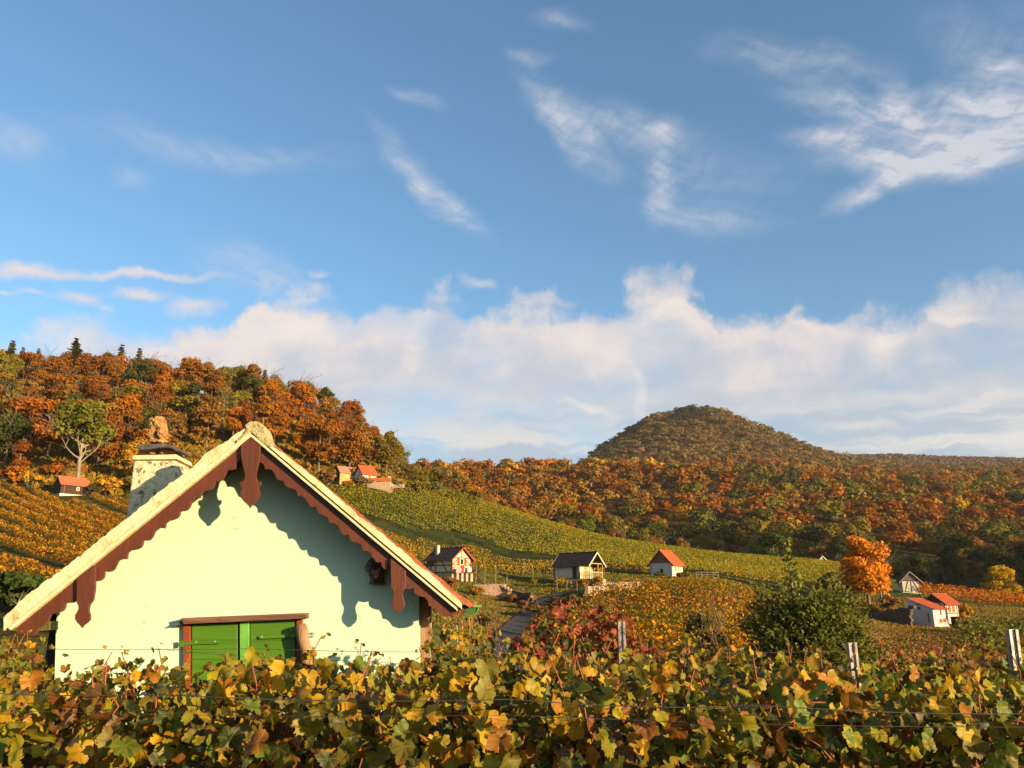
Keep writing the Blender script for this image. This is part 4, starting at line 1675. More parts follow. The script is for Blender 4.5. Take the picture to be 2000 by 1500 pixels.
slab(lpx([(400, 940), (400, 1062), (408, 1078), (410, 1094), (402, 1112), (392, 1128), (391, 1150), (402, 1168), (416, 1180),
          (427, 1197), (438, 1180), (456, 1168), (470, 1152), (471, 1130), (464, 1112), (464, 1094), (470, 1072), (486, 1052),
          (492, 1020), (497, 990), (498, 862)]), -.055, -.02).build('pendant', M_BROWN, house, world=True, bevel=.004)

# cream board under the verge and lichen mortar on the verge
rr = random.Random(4)


def vergeline(topfn, botfn, xa, xb, step, amp):
    xs = []
    x = xa
    while (x < xb) == (xa < xb) and abs(x - xb) > abs(step):
        xs.append(x)
        x += step
    xs.append(xb)
    top = [(x, topfn(x) + rr.uniform(-amp, amp)) for x in xs]
    bot = [(x, botfn(x)) for x in reversed(xs)]
    return top + bot


topL = lambda x: np.interp(x, [6, 60, 134, 203, 336, 372, 396, 440, 478], [1205, 1157, 1103, 1048, 941, 916, 891, 862, 838])
topR = lambda x: np.interp(x, [515, 562, 566, 629, 634, 689, 694, 745, 750, 801, 806, 857, 861, 898, 903],
                           [858, 892, 896, 945, 951, 996, 1003, 1040, 1048, 1087, 1095, 1133, 1141, 1172, 1181])
slab(vergeline(topL, lambda x: yL(x) - 8, 482, 7, -6, 2.2), -.05, .25).build('verge_mortar', M_MORTAR, house, world=True)
slab(vergeline(topR, lambda x: yR(x) - 10, 510, 902, 5, 1.8), -.04, .25).build('verge_mortar', M_MORTAR, house, world=True)
slab([(489, 843), (15, 1226), (20, 1231), (489, 853)], -.065, .0).build('verge_trim', M_TRIM, house, world=True, bevel=.003)
slab([(489, 846), (892, 1187), (894, 1194), (489, 852)], -.065, .0).build('verge_trim', M_TRIM, house, world=True, bevel=.003)
slab([(500, 848), (897, 1182), (895, 1189), (494, 850)], -.025, .02).build('verge_board', M_DKWOOD, house, world=True)


# roof slopes of overlapping tiles with soffit boards below
def roof(pa, pe, ncourse, side, o0, o1, raise_):
    A = PP(*pa, 0)
    E_ = PP(*pe, 0)
    d = E_ - A
    Ln = d.length
    d.normalize()
    nn = Vector((d.z, 0, -d.x)) if side > 0 else Vector((-d.z, 0, d.x))
    nn = (TT * (-d.z) * (-1 if side > 0 else 1) + Vector((0, 0, 1)) * abs(d.dot(TT)))
    nn = d.cross(BB)
    if nn.z < 0:
        nn = -nn
    nn.normalize()
    mb = MB()
    cols = 16
    for c in range(ncourse):
        s0, s1 = Ln * c / ncourse - .03, Ln * (c + 1) / ncourse + .02
        rows = []
        for s, hh in ((s0, .0), (s1, raise_), (s1, raise_ - .03)):
            row = []
            for k in range(cols * 2 + 1):
                o = o0 + (o1 - o0) * k / (cols * 2)
                wob = .006 * math.sin(k * 1.7 + c) + (.008 if k % 2 else 0)
                row.append(A + d * (s + (.01 * math.sin(k * 2.3 + c * 5) if s > s0 else 0)) + nn * (hh + wob) + BB * o)
            rows.append(row)
        n = len(mb.v)
        m = cols * 2 + 1
        for r in rows:
            mb.v += r
        for i in range(2):
            for k in range(m - 1):
                mb.f.append((n + i * m + k, n + i * m + k + 1, n + (i + 1) * m + k + 1, n + (i + 1) * m + k))
        e0 = len(mb.v)
        mb.v += [rows[0][0] - nn * .03, rows[2][0] - nn * .01]
        mb.f.append((n, n + m, n + 2 * m, e0 + 1, e0))
    t = mb.build('roof_tiles', M_TILE, house, world=True)
    mb = MB()
    q = [A - nn * .05, E_ - nn * .05, E_ - nn * .09, A - nn * .09]
    f = [p + BB * (o0 + .05) for p in q]
    mb.prism(f, [p + BB * (o1 - o0 - .06) for p in f])
    mb.build('soffit', M_DKWOOD, house, world=True)
    return A, E_, d, nn


RA = roof((497, 847), (917, 1186), 7, 1, .02, DEEP + .5, .040)
LA = roof((489, 846), (5, 1216), 8, -1, .06, DEEP + .5, .02)
# ridge roll
mb = MB()
pr = PP(497, 845, 0)
for k in range(9):
    o = .14 + k * .42
    pts = [pr + BB * (o + t * .44) for t in (0, .5, 1)]
    mb.tube([p + Vector((0, 0, -.05)) for p in pts], [.085, .08, .075], 12)
mb.build('ridge_tiles', M_TILE, house, world=True, smooth=True)
mb = MB()
cp = [(474, 846), (480, 838), (476, 832), (482, 826), (490, 822), (500, 822), (509, 826), (516, 832), (520, 841), (522, 852), (526, 862),
      (531, 871), (520, 872), (508, 862), (496, 850), (489, 843), (480, 851), (462, 866), (458, 862)]
slab(cp, -.07, .22, mb)
mb.build('ridge_mortar', M_RIDGE, house, world=True, bevel=.02)

# purlin ends, rafters
mb = MB()
for px, py, w in ((100, 1223, .55), (835, 1168, .0)):
    if w:
        c = PP(92, 1224, .5)
        mb.box(c, (.28, .5, .09), TH, ('Y', -.12))
mb.build('purlin', nmat('mossy_wood', (.12, .10, .03), (.05, .045, .02), 18, bump=.6), house, world=True)
mb = MB()
for k in range(6):
    o = WALL + .4 + k * .45
    for A, E_, d, nn in (RA, LA):
        p = A + BB * o - nn * .13
        mb.bar(p + d * .4, p + d * ((E_ - A).length - .16), .07, .08, nn)
mb.build('rafter', M_DKWOOD, house, world=True)
mb = MB()
for px, dx in ((102, 0.0),):
    c = PP(px, 1290, WALL + .55)
    mb.box((c.x, c.y, (c.z + gz) / 2 + .25), (.10, .12, abs(c.z - gz) + 1.1), TH)
mb.build('corner_post', M_DKWOOD, house, world=True)
c = PP(827, 1200, WALL + .35)
mb = MB()
mb.box((c.x, c.y, (c.z + gz) / 2 + .1), (.11, .14, abs(c.z - gz) + .5), TH)
mb.build('corner_post', M_WOOD, house, world=True)


def gutter(px, py, lip, o0, o1, side):
    c = PP(px, py, o0)
    r = .098
    mb = MB()
    n = 14
    for k, o in enumerate((0, o1 - o0)):
        for rad in (r, r - .008):
            for i in range(n + 1):
                t = math.pi * i / n
                mb.v.append(c + BB * o + TT * (-math.cos(t) * rad) + Vector((0, 0, -math.sin(t) * rad)))
    m = n + 1
    for i in range(n):
        mb.f += [(i, i + 1, 2 * m + i + 1, 2 * m + i), (m + i, 3 * m + i, 3 * m + i + 1, m + i + 1)]
    g = mb.build('gutter', M_GUTTER, house, world=True, smooth=True)
    e = MB()
    q = [c - BB * .006 + TT * (-math.cos(math.pi * i / n) * (r - .01)) + Vector((0, 0, -math.sin(math.pi * i / n) * (r - .01)))
         for i in range(n + 1)]
    e.prism(q, [p + BB * .014 for p in q])
    e.build('end_cap', M_GUTTER, g, world=True)
    e = MB()
    e.tube([c - BB * .012 + TT * (-math.cos(math.pi * i / n) * r) + Vector((0, 0, -math.sin(math.pi * i / n) * r)) for i in range(n + 1)],
           .009, 6)
    e.bar(c - TT * (r + .02) - BB * .014, c + TT * (r + .035) - BB * .014, .03, .026)
    e.tube([c + TT * side * r + Vector((0, 0, .006)), c + TT * side * r + BB * (o1 - o0) + Vector((0, 0, .006))], .01, 6)
    e.build('rim', nmat('green_enamel_rim', (.10, .21, .05), (.08, .17, .04), 5, rough=.4, bump=0), g, world=True, smooth=True)
    return g


gutter(917, 1184, 0, .30, DEEP + .3, 1)
gutter(-4, 1207, 0, .10, DEEP + .3, -1)

# window: lintel, frame, two shutters
win = MB()
slab([(357, 1215), (371, 1214), (371, 1345), (357, 1345)], WALL - .05, WALL + .09, win)
slab([(579, 1207), (590, 1206), (590, 1345), (579, 1345)], WALL - .05, WALL + .09, win)
slab([(357, 1338), (590, 1338), (590, 1350), (357, 1350)], WALL - .06, WALL + .09, win)
wf = win.build('window_frame', M_REDWOOD, house, world=True, bevel=.004)
slab([(353, 1207), (598, 1197), (598, 1208), (358, 1219)], WALL - .16, WALL + .02).build('lintel', M_LINTEL, house, world=True, bevel=.006)
mb = MB()
slab([(338, 1222), (357, 1210), (357, 1219), (340, 1222)], WALL - .12, WALL).build('drip_strip', M_SLATE, house, world=True)
for (xa, xb, ya, yb, hx) in ((373.5, 464.5, 1220.5, 1217, 0), (487.5, 577.5, 1215, 1211, 1)):
    sh = slab([(xa, ya), (xb, yb), (xb, 1337), (xa, 1337)], WALL - .02, WALL + .02).build('shutter', M_GREEN, house, world=True, bevel=.004)
    # two boards proud of the back sheet
    mbp = MB()
    for k, (pa, pb) in enumerate(((ya + 3, 1250), (1252, 1288), (1290, 1334))):
        slab([(xa + 1.5, pa), (xb - 1.5, pa - (2 if k == 0 else 0)), (xb - 1.5, pb), (xa + 1.5, pb)], WALL - .028, WALL - .019, mbp)
    mbp.build('shutter_board', M_GREEN, sh, world=True, bevel=.003)
    hb = MB()
    if hx == 0:
        slab([(349, 1254.5), (428, 1251), (430, 1257), (349, 1260)], WALL - .062, WALL - .054, hb)
        slab([(349, 1252), (357, 1251), (357, 1263), (349, 1264)], WALL - .07, WALL - .06, hb)
    else:
        slab([(506, 1242), (584, 1238), (584, 1244), (507, 1248)], WALL - .062, WALL - .054, hb)
        slab([(580, 1236), (586, 1236), (586, 1247), (580, 1247)], WALL - .07, WALL - .06, hb)
    hg = hb.build('hinge', M_GREEN, sh, world=True, bevel=.001)
    rv = MB()
    for px, py in (((383, 1254), (420, 1253)) if hx == 0 else ((511, 1243.5), (571, 1241))):
        q = PP(px, py, WALL - .07)
        rv.tube([q, q + BB * .02], .007, 8)
    rv.build('rivet', nmat('rivet_green', (.35, .55, .3), (.3, .5, .25), 5, rough=.4, bump=0), sh, world=True)
slab([(468, 1217), (486, 1216), (486, 1337), (469, 1337)], WALL - .045, WALL - .005).build('cover_strip', M_LGREEN, house, world=True, bevel=.004)
mb = MB()
q = PP(609, 1240, WALL - .02)
ring = [q + TT * .022 * math.cos(t) + Vector((0, 0, .022 * math.sin(t))) for t in np.linspace(0, 6.0, 14)]
mb.tube(ring, .004, 6)
mb.build('shutter_hook', M_WIRE, house, world=True)

# chimney
ch = MB()
o0 = 1.1
f = [PP(238, 1075, o0), PP(262, 893, o0), PP(341, 892, o0), PP(362, 1075, o0)]
b2 = [PP(238, 1075, o0) + BB * .55, PP(262, 893, o0) + BB * .5 + TT * .03, PP(341, 892, o0) + BB * .5, PP(362, 1075, o0) + BB * .55]
ch.prism(f, b2)
chim = ch.build('chimney', M_CHIM, house, world=True, bevel=.02)
mb = MB()
f = [PP(257, 898, o0 - .04), PP(259, 889, o0 - .04), PP(344, 887, o0 - .04), PP(347, 897, o0 - .04)]
mb.prism(f, [p + BB * .55 for p in f])
mb.build('collar', M_TRIM, chim, world=True, bevel=.012)
mb = MB()
for px, py, r_ in ((280, 881, .055), (296, 882, .05), (332, 880, .06), (318, 882, .05)):
    q = PP(px, py, o0 + .12)
    for dd in (0, .32):
        mb.box(q + BB * dd, (r_ * 1.7, .12, .075), TH + px)
mb.build('bearing_stones', nmat('fired_stone', (.42, .22, .12), (.2, .1, .06), 12, bump=.7), chim, world=True, bevel=.015)
mb = MB()
out = [(264, 874), (268, 868), (284, 866), (300, 867), (316, 866), (330, 868), (338, 870), (350, 877), (351, 881), (344, 882), (336, 876),
       (322, 874), (306, 875), (290, 878), (276, 879)]
f = [PP(a, b, o0 - .06) for a, b in out]
mb.prism(f, [p + BB * .42 for p in f])
mb.build('cap_slab', M_SLATE, chim, world=True, bevel=.01)


def lumpy(name, prims, mat, voxel, amp, nscale, parent=None, label=None, cat=None, base=None):
    """prims: (center, radii, tilt) ellipsoids merged to one surface, then roughened"""
    bm = bmesh.new()
    for c, r, rot in prims:
        m = Matrix.Translation(c) @ Matrix.Rotation(rot, 4, 'Y') @ Matrix.Diagonal((*r, 1))
        bmesh.ops.create_icosphere(bm, subdivisions=3, radius=1, matrix=m)
    me = bpy.data.meshes.new(name)
    if base is not None:
        bmesh.ops.translate(bm, verts=bm.verts, vec=-Vector(base))
    bm.to_mesh(me)
    bm.free()
    me.materials.append(mat)
    o = link(name, me, parent)
    if parent is None:
        o.location = base
    rm = o.modifiers.new('remesh', 'REMESH')
    rm.mode = 'VOXEL'
    rm.voxel_size = voxel
    tx = bpy.data.textures.new(name, 'CLOUDS')
    tx.noise_scale = nscale
    dm = o.modifiers.new('rough', 'DISPLACE')
    dm.texture = tx
    dm.strength = amp
    dm.mid_level = .5
    return tag(o, label, cat)


# rough tufa figure standing on the chimney cap
s = .0064


def fp(px, py, o=0.0):
    return PP(px, py, o0 + .22 + o)


prims = [(fp(303, 832), (.075, .07, .10), .15), (fp(316, 836), (.055, .08, .135), -.05), (fp(297, 845), (.05, .06, .07), .3),
         (fp(302, 857), (.026, .03, .07), .1), (fp(308, 858), (.024, .03, .075), -.1), (fp(319, 852), (.05, .05, .10), 0),
         (fp(310, 818), (.05, .05, .035), .2), (fp(298, 822), (.035, .04, .05), -.4), (fp(296, 856), (.018, .02, .05), .4),
         (fp(311, 864), (.13, .09, .02), 0), (fp(306, 826, -.06), (.03, .03, .035), 0), (fp(313, 843, -.06), (.03, .03, .08), .2)]
bz = fp(309, 868)
lumpy('chimney_figure', prims, M_TUFA, .008, .05, .035,
      label='rough ochre tufa stone figure standing on the chimney cap', cat='sculpture', base=bz)

# weathered carving on the wall below the right verge
WO = WALL - .09
car = empty('wall_carving', PP(735, 1138, WO), TH, 'weathered dark wood carving with pale face on the shaded gable wall',
            'carving')
kk = lambda px, py, o: PP(px, py, WO + o) - car.location
mb = MB()
q = PP(739, 1118, WALL - .1) - car.location
mb.box(q + Vector((0, .03, 0)), (.12, .12, .20), 0)
mb.box(kk(737, 1139, .02), (.17, .12, .02), 0)
mb.build('back_board', M_DKWOOD, car, bevel=.01)


def lump_child(name, prims, mat, voxel, amp, ns, parent):
    o = lumpy(name, prims, mat, voxel, amp, ns, parent=parent, base=(0, 0, 0))
    return o


lump_child('burl', [(kk(724, 1103, .0), (.045, .05, .09), .5), (kk(732, 1100, 0), (.03, .04, .07), -.3), (kk(727, 1118, 0), (.035, .04, .06), .2),
                    (kk(717, 1110, 0), (.03, .02, .012), .6), (kk(729, 1134, -.02), (.035, .05, .04), 0)], M_GREYBURL, .007, .03, .02, car)
lump_child('face', [(kk(735, 1121, -.06), (.032, .03, .045), .1), (kk(730, 1117, -.06), (.02, .03, .03), 0), (kk(740, 1114, -.05), (.018, .02, .025), .5)],
           M_FACE, .006, .03, .015, car)

# old log leaning by the window
mb = MB()
p0, p1 = PP(586, 1222, WALL - .14), PP(612, 1330, WALL - .2)
n = 8
pts = [p0.lerp(p1, i / n) + Vector((.008 * math.sin(i * 2.1), 0, 0)) for i in range(n + 1)]
mb.tube(pts, [.062 * (1 + .08 * math.sin(i * 1.7)) for i in range(n + 1)], 12)
lg = mb.build('leaning_log', M_WOOD, None, smooth=True)
tag(lg, 'short weathered log leaning beside the right edge of the green shutters', 'log')


# ------------------------------------------------------------------ small huts on the slope
class Hut:
    def __init__(s, name, label, px, ridge_py, Y, ang, Ln, W, hw, hr, cat='hut'):
        g = GP(px, Y)
        s.L, s.W, s.hw, s.hr = Ln, W, hw, hr
        zr = P(px, ridge_py, Y).z
        s.zb = zr - hr - hw
        s.down = max(.35, s.zb - g.z + .9)
        s.t = empty(name, (g.x, g.y, s.zb), ang, label, cat)
        print('HUT', name, px, 'base above ground', round(s.zb - g.z, 2))

    def q(s, face, u, z, off):
        if face == 'g':
            return Vector((s.L / 2 + off, u, z))
        if face == 'b':
            return Vector((-s.L / 2 - off, -u, z))
        if face == 's':
            return Vector((u, -s.W / 2 - off, z))
        return Vector((-u, s.W / 2 + off, z))

    def panel(s, name, face, u0, u1, z0, z1, mat, t0=-.02, t1=.03, parent=None, mb=None):
        own = mb is None
        mb = mb or MB()
        f = [s.q(face, u, z, t1) for u, z in ((u0, z0), (u1, z0), (u1, z1), (u0, z1))]
        b = [s.q(face, u, z, t0) for u, z in ((u0, z0), (u1, z0), (u1, z1), (u0, z1))]
        mb.prism(f, b)
        if own:
            return mb.build(name, mat, parent or s.t)

    def poly(s, name, face, pts, mat, t0=0.004, t1=.03):
        mb = MB()
        mb.prism([s.q(face, u, z, t1) for u, z in pts], [s.q(face, u, z, t0) for u, z in pts])
        return mb.build(name, mat, s.t)

    def timbers(s, face, segs, mat, w=.13, name='timber_frame'):
        mb = MB()
        for k, (u0, z0, u1, z1) in enumerate(segs):
            nrm = s.q(face, 0, 0, 1) - s.q(face, 0, 0, 0)
            o = .012 + .003 * (k % 4)
            mb.bar(s.q(face, u0, z0, o), s.q(face, u1, z1, o), w, .03, nrm)
        return mb.build(name, mat, s.t)

    def walls(s, mat, base_mat=None, mono=False, xshort=0.0):
        L2, W2 = s.L / 2, s.W / 2
        mb = MB()
        z0 = -s.down if base_mat is None else 0
        if mono:
            prof = [(-W2, z0), (W2, z0), (W2, s.hw), (-W2, s.hw + s.hr)]
        else:
            prof = [(-W2, z0), (W2, z0), (W2, s.hw), (0, s.hw + s.hr), (-W2, s.hw)]
        mb.prism([(L2 - xshort, y, z) for y, z in prof], [(-L2, y, z) for y, z in prof])
        w = mb.build('wall', mat, s.t)
        if base_mat:
            mb = MB()
            mb.box((-.0, 0, -s.down / 2 - .002), (s.L + .12, s.W + .12, s.down))
            mb.build('stone_base', base_mat, s.t)
        return w

    def roof(s, mat, oh=.35, ohg=.35, th=.09, mono=False, trim=None):
        L2 = s.L / 2 + ohg
        W2 = s.W / 2
        sl = s.hr / (s.W if mono else W2)
        r = None
        top = s.hw + s.hr
        if mono:
            quads = [((-W2 - oh * .5, top + sl * oh * .5), (W2 + oh, s.hw - sl * oh))]
        else:
            quads = [((0, top), (W2 + oh, s.hw - sl * oh)), ((0, top), (-W2 - oh, s.hw - sl * oh))]
        mb = MB()
        for (y0, z0), (y1, z1) in quads:
            nc = 9
            for c in range(nc):     # overlapping tile courses
                a, b = c / nc, (c + 1) / nc + .02
                ya, za, yb, zb = y0 + (y1 - y0) * a, z0 + (z1 - z0) * a, y0 + (y1 - y0) * b, z0 + (z1 - z0) * b
                mb.prism([(L2, ya, za + .01), (L2, ya, za + .03), (L2, yb, zb + th), (L2, yb, zb + .02)],
                         [(-L2, ya, za + .01), (-L2, ya, za + .03), (-L2, yb, zb + th), (-L2, yb, zb + .02)])
        if not mono:
            mb.tube([(-L2 - .01, 0, top + .06), (L2 + .01, 0, top + .06)], .09, 8)
        r = mb.build('roof', mat, s.t)
        if trim:
            mb = MB()
            for e in (L2 + .015, -L2 - .015):
                for (y0, z0), (y1, z1) in quads:
                    mb.bar((e, y0, z0 - .03), (e, y1, z1 - .03), .04, .16, (0, 0, 1))
            mb.build('bargeboard', trim, s.t)
        return r


def tile_mat(name, c1, c2):
    return nmat(name, c1, c2, 2.2, rough=.85, bump=.4, spots=[(tuple(v * .55 for v in c1), 5, .56, .66, .6)])


MT_DARK = tile_mat('dark_roof_tile', (.055, .038, .034), (.032, .024, .022))
MT_ORANGE = tile_mat('bright_orange_tile', (.50, .085, .022), (.42, .07, .018))
MT_RED = tile_mat('red_tile', (.34, .07, .022), (.26, .05, .018))
MT_PALE = tile_mat('greyish_pink_tile', (.36, .19, .12), (.28, .14, .09))
M_CREAM = nmat('cream_render', (.55, .50, .34), (.48, .43, .28), 1.5, bump=.2)
M_WHITE = nmat('white_render', (.50, .48, .43), (.42, .40, .36), 1.2, bump=.3, spots=[((.40, .36, .30), 3, .58, .72, .5)])
M_PALEGREEN = nmat('pale_green_render', (.40, .48, .32), (.35, .42, .27), 2, bump=.2)
M_RED = nmat('red_shutter', (.36, .05, .03), (.28, .04, .025), 5, bump=.1)
M_GLASS = nmat('dark_glass', (.03, .035, .04), (.02, .022, .025), 2, rough=.15, bump=0, spec=.6)
M_PINK = nmat('pink_poster', (.62, .30, .32), (.45, .16, .18), 5, bump=0)
M_BLUE = nmat('pale_blue_cloth', (.45, .62, .62), (.35, .5, .52), 5, bump=.1)
M_ORWOOD = nmat('orange_stained_wood', (.48, .13, .03), (.38, .10, .02), 3, bump=.3)
M_OCHRE = nmat('ochre_wood', (.50, .30, .10), (.36, .20, .06), 4, bump=.3, stretch=(1, 1, .2))
M_MORTW = nmat('barn_panel', (.62, .55, .42), (.50, .43, .32), 2, bump=.3)
A42 = math.radians(-42)
A132 = math.radians(-132)

# timbered hut with chimney
a = Hut('timbered_hut', 'half timbered cream hut with dark roof, small chimney and stone base', 876, 1071, 108, A42, 4.8, 3.4, 1.9, 1.35)
a.walls(M_CREAM, M_STONE)
a.roof(MT_DARK, .45, .4, trim=M_RED)
a.timbers('g', [(-1.65, .05, -1.65, 1.85), (1.65, .05, 1.65, 1.85), (-1.7, 1.9, 1.7, 1.9), (-1.7, .08, 1.7, .08), (0, 1.9, 0, 3.1),
                (-1.55, 1.1, -.6, 1.8), (1.55, 1.1, .6, 1.8), (-1.6, 1.0, 1.6, 1.0)], M_REDWOOD)
a.timbers('s', [(-2.35, 0, -2.35, 1.9), (2.35, 0, 2.35, 1.9), (-2.4, 1.86, 2.4, 1.86), (-2.4, .07, 2.4, .07), (-2.4, .95, 2.4, .95),
                (.2, 1.85, 1.5, .1), (-.7, .05, -.7, 1.85), (-1.6, .05, -1.6, 1.85)], M_DKWOOD)
w = a.panel('window', 'g', -.35, .45, 1.0, 1.85, M_CREAM, t0=0, t1=.05)
a.panel('pane', 'g', -.2, .3, 1.1, 1.75, M_GLASS, t0=.04, t1=.055, parent=w)
a.panel('shutter', 'g', -.75, -.38, 1.0, 1.85, M_RED, t0=.03, t1=.08)
a.panel('shutter', 'g', .48, .85, 1.0, 1.85, M_RED, t0=.03, t1=.08)
a.panel('door', 'g', -.15, .45, .1, .98, M_RED, t0=.03, t1=.07)
a.panel('side_window', 's', -2.2, -1.0, 1.0, 1.75, M_GLASS, t0=0, t1=.05)
mb = MB(); mb.box((-1.25, -.9, 2.9), (.42, .42, 1.5)); mb.build('chimney', M_CREAM, a.t, bevel=.02)
mb = MB()
for u in (-1.2, -.35, .5, 1.35):
    mb.box((2.4 + .35, u, -.55), (.5, .42, 1.1))
mb.build('stone_pier', M_STONE, a.t, bevel=.03)
mb = MB()
mb.bar((3.0, -1.9, .0), (3.0, 2.3, .0), .05, .05); mb.bar((3.0, -1.9, .75), (3.0, 2.3, .75), .05, .05)
for u in (-1.9, -.9, .1, 1.1, 2.2):
    mb.bar((3.0, u, -.05), (3.0, u, .78), .05, .05)
mb.box((2.72, .1, -.02), (.62, 4.2, .07))
mb.build('balcony_railing', M_DKWOOD, a.t)
cl = MB(); cl.box((3.04, -1.1, .3), (.03, .95, .62)); cl.build('hanging_cloth', M_PINK, a.t)
cl = MB(); cl.box((3.05, 1.0, .42), (.03, .4, .6)); cl.build('hanging_cloth', M_BLUE, a.t)
mb = MB()
for k in range(7):
    mb.box((2.8, 2.4 + k * .16, -.15 - k * .17), (.7, .2, .08))
mb.bar((3.1, 2.3, .7), (3.1, 3.5, -.45), .05, .05); mb.bar((3.1, 3.4, -.4), (3.1, 3.4, -1.2), .05, .05)
mb.build('outside_stairs', M_DKWOOD, a.t)

# porch hut
b = Hut('porch_hut', 'cream hut with dark roof and open gabled porch with pale bargeboards', 1130, 1080.5, 109, A42, 5.9, 3.0, 1.95, 1.45)
b.walls(M_CREAM, M_STONE, xshort=1.7)
b.roof(MT_DARK, .42, .25, trim=M_TRIM)
b.panel('door', 's', .2, .9, .05, 1.8, M_DKWOOD, 0, .05)
b.timbers('s', [(-2.9, 0, -2.9, 1.95), (1.15, 0, 1.15, 1.95), (-2.9, .06, 1.2, .06)], M_DKWOOD)
mb = MB()
for x, y in ((2.9, -1.42), (2.9, 1.42), (2.9, 0.45), (1.3, -1.42)):
    mb.bar((x, y, -.05), (x, y, 1.95), .1, .1)
mb.bar((2.9, -1.5, 1.95), (2.9, 1.5, 1.95), .1, .12); mb.bar((1.2, -1.42, 1.9), (2.9, -1.42, 1.9), .1, .12)
mb.build('porch_post', M_OCHRE, b.t)
mb = MB()
mb.bar((2.93, -1.4, .85), (2.93, 1.4, .85), .06, .06); mb.bar((1.3, -1.45, .85), (2.93, -1.45, .85), .06, .06)
for k in range(13):
    mb.bar((2.93, -1.35 + k * .22, 0), (2.93, -1.35 + k * .22, .83), .07, .03)
for k in range(6):
    mb.bar((1.4 + k * .28, -1.45, 0), (1.4 + k * .28, -1.45, .83), .07, .03)
mb.build('porch_railing', M_TRIM, b.t)
mb = MB()
mb.prism([(1.253, -.35, .1), (1.253, .35, .1), (1.253, .35, 1.8), (1.253, -.35, 1.8)], [(1.28, -.35, .1), (1.28, .35, .1), (1.28, .35, 1.8), (1.28, -.35, 1.8)])
mb.build('porch_door', M_OCHRE, b.t)
mb = MB(); mb.box((3.1, 0, -.35), (.5, 3.2, .6)); mb.build('porch_step', M_STONE, b.t, bevel=.04)

# orange roof hut
c = Hut('orange_roof_hut', 'small pale hut with bright orange tiled roof and brown boarded gable', 1302, 1076, 119, A132, 3.0, 3.7, 1.75, 1.85)
c.walls(M_WHITE)
c.roof(MT_ORANGE, .35, .2, trim=M_REDWOOD)
c.poly('gable_boards', 'g', [(-1.85, 1.78), (1.85, 1.78), (0, 3.55)], nmat('gable_board', (.26, .10, .05), (.15, .055, .03), 6, bump=.4, stretch=(1, 6, .3)))
c.panel('door', 'g', -.1, .35, .0, 1.0, M_DKWOOD, 0, .04)
c.timbers('g', [(-1.75, .2, -1.5, 1.5)], M_DKWOOD, .08, name='downpipe')
w = c.panel('window', 'k', -.35, .1, .75, 1.35, M_CREAM, 0, .05)
c.panel('shutter', 'k', .14, .4, .75, 1.35, M_LGREEN, .0, .06)
c.panel('shutter', 'k', -.65, -.39, .75, 1.35, M_LGREEN, .0, .06)

# lean-to shed and the gabled hut behind it
d = Hut('lean_to_shed', 'white lean-to shed with sloping red tiled roof on the brown slope', 1814, 1168, 93, math.radians(-154), 2.4, 3.3, 1.45, 1.15)
d.walls(M_WHITE, mono=True)
d.roof(MT_RED, .2, .14, mono=True)
d.panel('window', 'g', -.15, .15, 1.35, 1.65, M_GLASS, 0, .04)
d.panel('lintel_board', 'g', -.5, .25, 1.85, 1.93, M_DKWOOD, 0, .06)
d.panel('downpipe', 'g', 1.0, 1.1, .0, 1.0, M_DKWOOD, 0, .06)
d.panel('window', 'k', -.05, .15, .75, 1.45, M_RED, 0, .04)
d.panel('hatch', 'k', -.3, .1, -.05, .35, M_RED, 0, .04)
d.panel('hatch', 'k', .3, .8, .0, .4, M_RED, 0, .04)
d2 = Hut('red_roof_hut', 'small white timbered hut with red roof behind the lean-to shed', 1842, 1161, 98, math.radians(-154), 2.2, 2.7, 1.9, .95)
d2.walls(M_WHITE)
d2.roof(MT_RED, .35, .25, trim=M_DKWOOD)
d2.poly('gable_boards', 'g', [(-1.35, 1.88), (1.35, 1.88), (0, 2.82)], M_DKWOOD)
d2.timbers('g', [(-1.3, 0, -1.3, 1.85), (1.3, 0, 1.3, 1.85), (0, .2, 0, 1.85), (-1.25, 1.3, -.8, 1.85), (1.25, 1.2, .6, 1.85)], M_DKWOOD, .11)
d2.panel('shutter', 'k', -.6, -.2, .8, 1.7, M_ORWOOD, 0, .05)
d2.panel('shutter', 'k', .1, .5, .8, 1.7, M_ORWOOD, 0, .05)
d2.timbers('k', [(-.9, 0, -.9, 1.85), (.9, 0, .9, 1.85), (-.9, .7, .9, .7)], M_RED, .1)
g = GP(1874, 93)
mb = MB()
mb.box((0, 0, .45), (1.3, .9, 1.1)); mb.box((0, 0, 1.03), (1.5, 1.1, .06))
for k in (-.68, .68):
    mb.box((k, -.48, .5), (.08, .08, 1.25))
o = mb.build('wooden_bin', nmat('red_brown_planks', (.12, .04, .03), (.06, .022, .018), 6, bump=.5, stretch=(1, 1, 6)), None, bevel=.02)
o.location = g; o.rotation_euler = (0, 0, .3)
tag(o, 'dark brown plank bin with lid right of the lean-to shed', 'bin')

# timbered barn
e = Hut('timbered_barn', 'narrow barn with pale panels, dark braces and boarded gable beside the orange maple', 1777, 1117, 129, math.radians(-103), 2.8, 2.7, 1.75, 1.35)
e.walls(M_MORTW)
e.roof(MT_DARK, .38, .25, trim=M_GREYWOOD)
e.poly('gable_boards', 'g', [(-1.35, 1.78), (1.35, 1.78), (0, 3.1)], nmat('gable_grey_boards', (.16, .12, .10), (.10, .07, .06), 6, bump=.4, stretch=(1, 6, .3)))
e.timbers('g', [(-1.3, 1.72, 1.3, 1.72), (0, -.1, 0, 1.7), (-.95, 0, -.4, 1.7), (1.1, 0, .3, 1.7), (-1.3, 0, -1.3, 1.7), (1.3, 0, 1.3, 1.7)], M_DKWOOD, .11)

